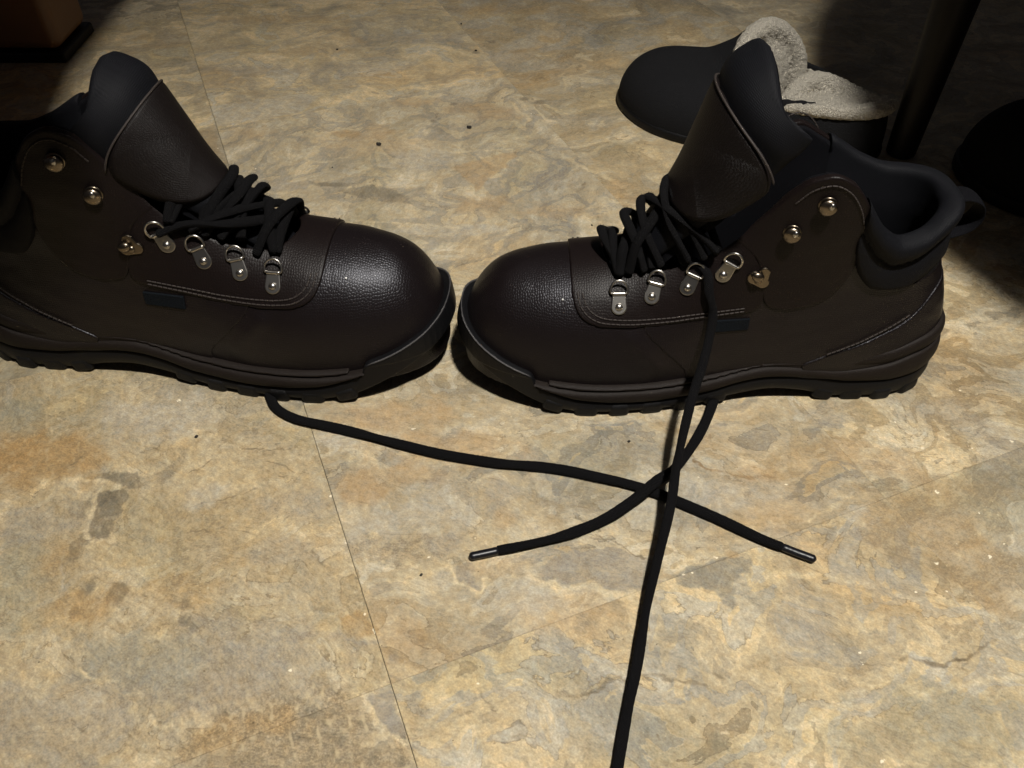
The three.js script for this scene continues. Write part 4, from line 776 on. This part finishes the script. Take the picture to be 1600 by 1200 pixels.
  extra(boot, lace, (p) => p.clone().applyMatrix4(inv).applyMatrix4(flip));
  return boot;
}
function looseEnd(boot, pts, aglet, endWidth = 1, thick = 0.98) {      // a strand lying loose, points in world metres
  boot.updateMatrixWorld(true);
  const inv = boot.matrixWorld.clone().invert(), g = sweep(pts, LW * 1.08 * thick, LH * 0.95 * thick, { seg: 360, sides: 14, lumpy: 0.09, twist: 1.5, key: pts.length, taper: endWidth === 1 ? null : (t) => mix(1, endWidth, sstep(0.9, 1, t)) });
  g.applyMatrix4(inv); const m = part('lace_end', g, M.lace, boot, 'loose end of the black lace');
  const fz = fibres(pts, LW * thick * 0.9, 900, pts.length); fz.applyMatrix4(inv); part('lace_fuzz', fz, M.lace, m).userData.kind = 'stuff';
  if (aglet) { const a = sweep(aglet, 0.0024, 0.0022, { seg: 30, sides: 12, lumpy: 0.05 }); a.applyMatrix4(inv); part('aglet', a, M.aglet, m, 'shiny black plastic lace tip'); }
}
const cm = (...f) => { const o = []; for (let i = 0; i < f.length; i += 3) o.push(V(f[i], f[i + 1], f[i + 2]).multiplyScalar(0.01)); return o; };

const leftBoot = makeBoot(false, 'brown leather hiking boot on the left, toe pointing right, lace trailing from under it', V(-0.3665, 0, -0.061), -5 * Math.PI / 180, (boot, lace) => {
  lace(crossings([[0, -1], [0, 1], [1, -1], [2, 1], [3, -1]], 0.75, 0.5));
  lace(crossings([[0, 1], [1, -1], [1, 1], [2, -1], [3, 1], [3, -1]], 1.1, 0.9));
  lace(cm(17.6, 10.6, 2.9, 18.7, 12.0, 1.5, 19.2, 12.7, -0.2, 18.8, 12.2, -1.7, 18.0, 10.8, -2.9, 17.8, 9.2, -3.6));
  lace(cm(18.8, 10.2, 2.8, 20.0, 11.3, 1.2, 20.6, 11.7, -0.5, 20.3, 11.0, -1.9, 19.4, 9.6, -3.0, 19.2, 8.2, -3.7));
  lace(cm(20.8, 9.2, 2.8, 21.5, 10.6, 1.6, 22.5, 11.1, 0.3, 22.7, 10.6, -0.9, 22.2, 9.4, -2.0, 22.0, 8.0, -3.0));
  lace(cm(15.4, 10.8, 3.5, 17.0, 11.2, 3.1, 19.4, 11.0, 2.3, 21.4, 10.6, 1.0, 22.2, 10.2, -0.4, 22.0, 9.2, -1.8));
  lace(cm(18.4, 10.8, 2.4, 19.6, 12.0, 1.0, 19.9, 12.2, -0.4, 19.5, 11.7, -1.6, 18.8, 10.2, -2.9, 18.6, 8.6, -3.6));
  lace(cm(17.2, 10.9, 3.1, 18.4, 11.3, 2.6, 19.7, 11.4, 1.7, 20.8, 11.1, 0.5, 21.5, 10.6, -0.9, 21.3, 9.4, -2.2));
  looseEnd(boot, cm(-17.4, 0.9, -1.5, -16.4, 0.45, 0.6, -15.5, 0.3, 2.4, -14.1, 0.3, 3.4, -12, 0.3, 4.05, -9.8, 0.3, 4.7, -6.8, 0.3, 5.7, -4.0, 0.3, 6.55, -1, 0.3, 7.15, 2.0, 0.3, 7.5, 5, 0.3, 8.2, 7.7, 0.3, 9.05, 11.2, 0.3, 10.9, 14.3, 0.3, 12.8, 15.3, 0.3, 13.3), cm(15.1, 0.3, 13.2, 15.9, 0.3, 13.62, 16.9, 0.3, 14.1), 0.85);
});
const rightBoot = makeBoot(true, 'brown leather hiking boot on the right, toe pointing left, unlaced with two loose lace ends', V(0.2785, 0, -0.026), 0, (boot, lace) => {
  lace(crossings([[0, -1], [0, 1], [1, -1], [2, 1], [3, -1]], 1.0, 0.6));
  lace(crossings([[0, 1], [1, -1], [1, 1], [2, -1], [3, 1]], 1.3, 0.9));
  lace(cm(21.6, 9.0, 2.2, 22.6, 10.3, 1.2, 23.0, 10.9, 0.1, 22.8, 10.3, -1.1, 21.9, 9.2, -2.0));
  lace(cm(20.4, 9.6, 2.6, 21.2, 11.4, 1.5, 21.6, 12.1, 0.2, 21.1, 11.6, -1.1, 20.4, 10.0, -2.2));
  lace(cm(19.4, 10.0, 2.6, 20.6, 12.2, 1.7, 20.9, 13.0, 0.3, 20.2, 12.6, -0.9, 19.4, 11.4, -2.0));
  lace(cm(17.9, 10.6, 2.9, 19.0, 12.6, 2.1, 19.7, 13.9, 0.8, 19.4, 14.2, -0.6, 18.6, 13.4, -1.9, 17.8, 12.0, -2.8));
  lace(cm(16.4, 11.6, 3.4, 17.6, 12.4, 2.9, 19.0, 13.3, 2.0, 19.9, 13.4, 0.8, 20.4, 13.1, -0.6, 19.8, 12.2, -1.9));
  lace(cm(21.4, 9.4, 2.5, 21.0, 11.2, 2.0, 20.2, 12.4, 1.4, 19.2, 13.2, 0.4, 18.6, 13.4, -0.8, 18.0, 12.6, -2.2)); lace(cm(17.0, 11.0, 3.2, 18.3, 12.9, 2.3, 19.0, 13.9, 1.2, 19.0, 14.3, 0.1, 18.4, 13.9, -1.2));
  looseEnd(boot, cm(10.6, 10.3, -0.2, 11.45, 9.90, 0.58, 11.64, 9.00, 1.25, 12.04, 7.60, 1.63, 11.85, 6.40, 2.59, 11.40, 5.50, 3.88, 10.79, 4.80, 5.34, 10.27, 4.10, 6.75, 9.80, 3.50, 8.21, 9.32, 2.90, 9.85, 8.90, 2.30, 11.66, 8.01, 1.60, 14.35, 6.98, 1.05, 17.50, 6.21, 0.65, 20.46, 5.54, 0.45, 22.63, 4.85, 0.35, 25.27, 4.2, 0.3, 28), null, 1, 0.84);
  looseEnd(boot, cm(14.6, 0.5, -1.2, 13.6, 0.5, 1.2, 12.7, 0.45, 3.3, 11.5, 0.45, 5.5, 9.8, 0.6, 7.9, 8.6, 0.85, 9.0, 7.0, 0.6, 10.3, 5.2, 0.35, 11.5, 2.9, 0.3, 12.5, 0.2, 0.3, 13.25, -0.9, 0.3, 13.5), cm(-0.7, 0.3, 13.47, -1.5, 0.3, 13.68, -2.4, 0.3, 13.9), 0.85);
});

// ------------------------------------------------------------------ fleece-lined slipper behind the right boot (world cm)
{
  const t = thing('lined_slipper', 'black suede slipper with cream fleece lining behind the right boot', 'slipper');
  const outline = polySDF(smooth2([10.9, -41.2, 11.6, -37.6, 13.6, -34.4, 17.5, -31.8, 23, -30.2, 29, -29.2, 32, -29.0, 34.0, -29.8, 34.6, -32, 33.4, -35, 30.5, -39.4, 26, -43.4, 20, -46, 15, -46.4, 12.2, -44.6], 8));
  const top = curve(10, 4.2, 13, 4.7, 16, 4.9, 19.5, 5.0, 22, 6.4, 23.5, 8.0, 25, 8.4, 40, 8.4), wallTop = curve(22, 8.4, 25, 7.6, 27.5, 5.2, 30, 4.6, 33, 4.5, 38, 4.6);
  const raw = (x, y, z) => { const ins = -outline(x, z), R = 4.6, a = ins < R ? 1 - ins / R : 0, b = y > 1 ? (y - 1) / (top(x) - 1) : 0; return Math.pow(b, 2.2) + Math.pow(a, 2.2) - 1; };
  const dist = trueDist(raw);
  const hole = (x, y, z) => { const d = outline(x, z); return smax(smax(d + 0.9, 22.6 + 0.35 * (y - 6) - x - 0.35 * (z + 38), 0.6), 1.4 - y, 0.4); };
  part('upper', isoMesh((x, y, z) => smax(smax(smax(dist(x, y, z), 0.4 - y, 0.2), y - wallTop(x), 0.3), -hole(x, y, z), 0.25), [10, 0, -48], [38.6, 9.6, -28], 0.24), M.suede, t);
  part('sole', isoMesh((x, y, z) => smax(outline(x, z) - 0.15, Math.abs(y - 0.5) - 0.48, 0.25), [10, -0.2, -48], [38.6, 1.3, -28], 0.24), M.rubber, t);
  const woolly = (f, lo, hi) => isoMesh((x, y, z) => f(x, y, z) + 0.13 * noise3(x * 2.3, y * 2.3, z * 2.3) + 0.09 * noise3(x * 5.1 + 9, y * 5.1, z * 5.1), lo, hi, 0.12);
  const tubeF = (pts, r0, r1) => { const c = new THREE.CatmullRomCurve3(cm(...pts).map((p) => p.multiplyScalar(100))).getPoints(40); return (x, y, z) => { let d = 1e9; for (let i = 0; i < 40; i++) { const a = c[i], b = c[i + 1], ux = b.x - a.x, uy = b.y - a.y, uz = b.z - a.z, h = clamp(((x - a.x) * ux + (y - a.y) * uy + (z - a.z) * uz) / (ux * ux + uy * uy + uz * uz), 0, 1), q = Math.hypot(x - a.x - ux * h, y - a.y - uy * h, z - a.z - uz * h) - mix(r0, r1, (i + h) / 40); if (q < d) d = q; } return d; }; };
  const arch = tubeF([20.4, 4.6, -33.4, 20.6, 7.0, -34.6, 21.8, 8.5, -36.4, 23.8, 8.7, -38.2, 25.9, 7.4, -39.6, 27.6, 5.2, -40.2, 28.0, 3.2, -40], 0.6, 1.25), pc = V(24.3, 4.9, -37.3), pn = V(3.4, 4.1, -4.8).cross(V(7.6, -1.4, -6.6)).normalize(); if (pn.x > 0) pn.negate();
  const pad = (x, y, z) => { const q = V(x, y, z).sub(pc), h = q.dot(pn) - 0.3, r = Math.sqrt(Math.max(0, q.lengthSq() - (h + 0.3) ** 2)); return (Math.hypot(h * 3.2, r) - 4.0) * 0.4; };
  part('fleece_cuff', woolly((x, y, z) => smin(arch(x, y, z), pad(x, y, z), 0.5), [18, 2, -44], [31.5, 11, -31]), M.fleece, t, 'cream fleece cuff of the slipper opening');
  part('fleece_rim', woolly(tubeF([24.6, 4.6, -30.8, 27, 4.6, -30.1, 30, 4.6, -29.7, 32.6, 4.8, -29.8, 33.8, 4.9, -30.6], 0.5, 0.85), [24, 4, -33], [39, 7.4, -28]), M.fleece, t);
  const far = tubeF([25.6, 3.8, -33.2, 27.2, 5.0, -34.6, 29.4, 5.0, -35.0, 31.2, 4.6, -33.6, 32.8, 4.6, -31.8, 33.6, 4.8, -30.9], 0.9, 0.7), fold = (x, y, z) => (Math.hypot((x - 29.2) / 4.4, (z + 32.3) / 2.7, (y - 3.7 - 0.12 * (x - 29)) / 1.0) - 1) * 0.9;
  part('fleece_fold', woolly((x, y, z) => smin(far(x, y, z), fold(x, y, z), 0.8), [24, 2.4, -38], [36, 7, -29.6]), M.fleece, t);
  part('lining', woolly((x, y, z) => { const h = hole(x, y, z); return smax(Math.abs(h) - 0.25, Math.max(y - 4.2, y - wallTop(x) + 0.2), 0.2); }, [18, 1, -45], [38, 8.8, -29]), M.fleece, t);
}
// ------------------------------------------------------------------ black shoe at the right edge (world cm)
{
  const t = thing('black_shoe', 'black round-toed shoe lying in shade at the right edge', 'shoe');
  const outline = polySDF(smooth2([40.2, -26, 41.2, -22.4, 44, -19.6, 49, -18.4, 56, -18.6, 63, -19, 66.5, -22, 66.5, -27, 63, -30.4, 56, -31.6, 49, -32.4, 44, -31.6, 41.2, -29.4], 8)), top = curve(40, 5.4, 44, 6.4, 48, 6.8, 53, 7.6, 58, 8.2, 67, 8.4);
  const raw = (x, y, z) => { const ins = -outline(x, z), a = ins < 5 ? 1 - ins / 5 : 0, b = y > 1.4 ? (y - 1.4) / (top(x) - 1.4) : 0; return Math.pow(b, 2.3) + Math.pow(a, 2.3) - 1; }, dist = trueDist(raw);
  const mouth = (x, y, z) => smax(smax(outline(x, z) + 0.9, 54 - x, 0.8), 2 - y, 0.3);
  part('upper', isoMesh((x, y, z) => smax(smax(dist(x, y, z), 1 - y, 0.2), -mouth(x, y, z), 0.3), [39, 0.6, -34], [68, 9.4, -17], 0.3), M.suede, t);
  part('sole', isoMesh((x, y, z) => smax(outline(x, z) - 0.25, Math.abs(y - 0.7) - 0.66, 0.3), [39, -0.3, -34], [68, 1.7, -17], 0.25), M.rubber, t);
}
// ------------------------------------------------------------------ low round table: its top above the frame, its tapered leg top right
{
  const c = V(0.764, 0, -0.116), t = thing('round_table', 'dark wooden table with a slim tapered leg behind the lined slipper', 'table', c);
  for (let i = 0; i < 3; i++) {
    const a = Math.atan2(-0.191, -0.399) + i * Math.PI * 2 / 3, g = new THREE.LatheGeometry([[0.0001, 0], [0.0115, 0], [0.0132, 0.002], [0.015, 0.06], [0.0205, 0.22], [0.0255, 0.36], [0.027, 0.428]].map((p) => new THREE.Vector2(...p)), 28);
    part('leg', g, M.darkWood, t).position.set(Math.cos(a) * 0.4422, 0, Math.sin(a) * 0.4422);
  }
  const s = new THREE.LatheGeometry([[0.0001, 0.428], [0.44, 0.428], [0.46, 0.434], [0.47, 0.444], [0.468, 0.456], [0.455, 0.462], [0.0001, 0.458]].map((p) => new THREE.Vector2(...p)), 96);
  part('tabletop', s, M.darkWood, t);
}
// ------------------------------------------------------------------ wooden bench at the left: a thick leg in view, its top above the frame
{
  const t = thing('bench', 'brown wooden bench leg standing on the floor in the top left corner', 'bench', V(-0.56, 0, -0.546));
  const leg = (x, z, w, d, n) => {
    part('leg', new RoundedBoxGeometry(w, 0.385, d, 4, 0.012).translate(x, 0.205, z), M.brownWood, t);
    part('foot', new RoundedBoxGeometry(w + 0.004, 0.012, d + 0.004, 3, 0.003).translate(x, 0.0062, z), M.darkWood, t);
  };
  leg(0, 0, 0.13, 0.084); leg(-0.5, 0, 0.13, 0.084);
  const s = new THREE.Shape([[-0.317, -0.640], [0.394, -0.640], [0.404, -0.614], [0.328, -0.494], [0.295, -0.421], [0.281, -0.370], [0.270, -0.312], [0.251, 0.126], [-0.317, 0.126]].map((p) => new THREE.Vector2(...p)));
  const g = new THREE.ExtrudeGeometry(s, { depth: 0.03, bevelEnabled: true, bevelSize: 0.006, bevelThickness: 0.006, bevelSegments: 2 }); g.rotateX(-Math.PI / 2); g.translate(0, 0.403, 0);
  part('top', g, M.brownWood, t);
}
// ------------------------------------------------------------------ crumbs
{
  const spots = [
    [-12.7, -32.2, 3.2, 'large dark crumb behind the left boot toe, left one of the two largest'], [-4.2, -35.5, 3.2, 'large dark crumb behind the gap between the boots, right one of the two largest'],
    [-19.9, -53.8, 1.6, 'small dark crumb far back on the floor, leftmost of the far crumbs'], [7.4, 5.2, 1.3, 'small dark crumb just in front of the right boot, left of its hanging lace'],
    [6.7, -18.8, 1.2, 'small dark crumb just behind the right boot, beside its lowest lacing'], [-4.1, -53.5, 1.9, 'small dark crumb far back on the floor, straight behind the right large crumb'],
    [-20.1, 4.8, 1.6, 'small dark crumb in front of the left boot, left of its trailing lace'], [-5.0, 14.9, 1.2, 'small dark crumb below the lace tip that points left'],
    [-16.5, -28.1, 1, 'tiny dark speck of a crumb behind the left boot laces'], [-6.1, -61.1, 1.7, 'small dark crumb nearest the top edge of the picture'],
  ];
  let first = null;
  for (const [x, z, r, label] of spots) {
    let o = first;
    if (!first) {
      const g = new THREE.IcosahedronGeometry(0.001, 2), p = g.attributes.position;
      for (let i = 0; i < p.count; i++) { const k = 1 + 0.5 * noise3(p.getX(i) * 1900, p.getY(i) * 1900, p.getZ(i) * 1900); p.setXYZ(i, p.getX(i) * k * 1.2, p.getY(i) * k * 0.6, p.getZ(i) * k * 0.8); }
      g.computeVertexNormals(); o = first = new THREE.Mesh(g, M.crumb); o.castShadow = o.receiveShadow = true;
    } else o = first.clone();
    o.name = numbered('crumb'); o.userData = { label, category: 'crumb', group: 'dark crumbs scattered on the floor' };
    o.position.set(x * 0.01, 0.0005 * r, z * 0.01); o.scale.setScalar(r * 0.72); o.rotation.y = rnd() * 6; scene.add(o);
  }
}
// ------------------------------------------------------------------ the lamp overhead, out of the picture
{
  const t = thing('ceiling_lamp', 'small white pendant lamp hanging above the boots, out of the picture', 'lamp', LAMP.clone());
  part('bulb', new THREE.SphereGeometry(0.046, 24, 16), new THREE.MeshStandardMaterial({ color: 0xffffff, emissive: new THREE.Color().setRGB(1, 0.95, 0.86), emissiveIntensity: 60 }), t).castShadow = false;
  const sh = new THREE.LatheGeometry([[0.05, 0.1], [0.07, 0.095], [0.13, 0.02], [0.15, -0.012], [0.147, -0.013], [0.127, 0.018], [0.068, 0.09], [0.048, 0.096]].map((p) => new THREE.Vector2(...p)), 40);
  part('shade', sh, std(0.7, 0.68, 0.64, 0.5), t);
  part('cord', new THREE.CylinderGeometry(0.003, 0.003, 0.7, 8).translate(0, 0.445, 0), std(0.6, 0.6, 0.58, 0.6), t);
}
renderer.render(scene, camera);
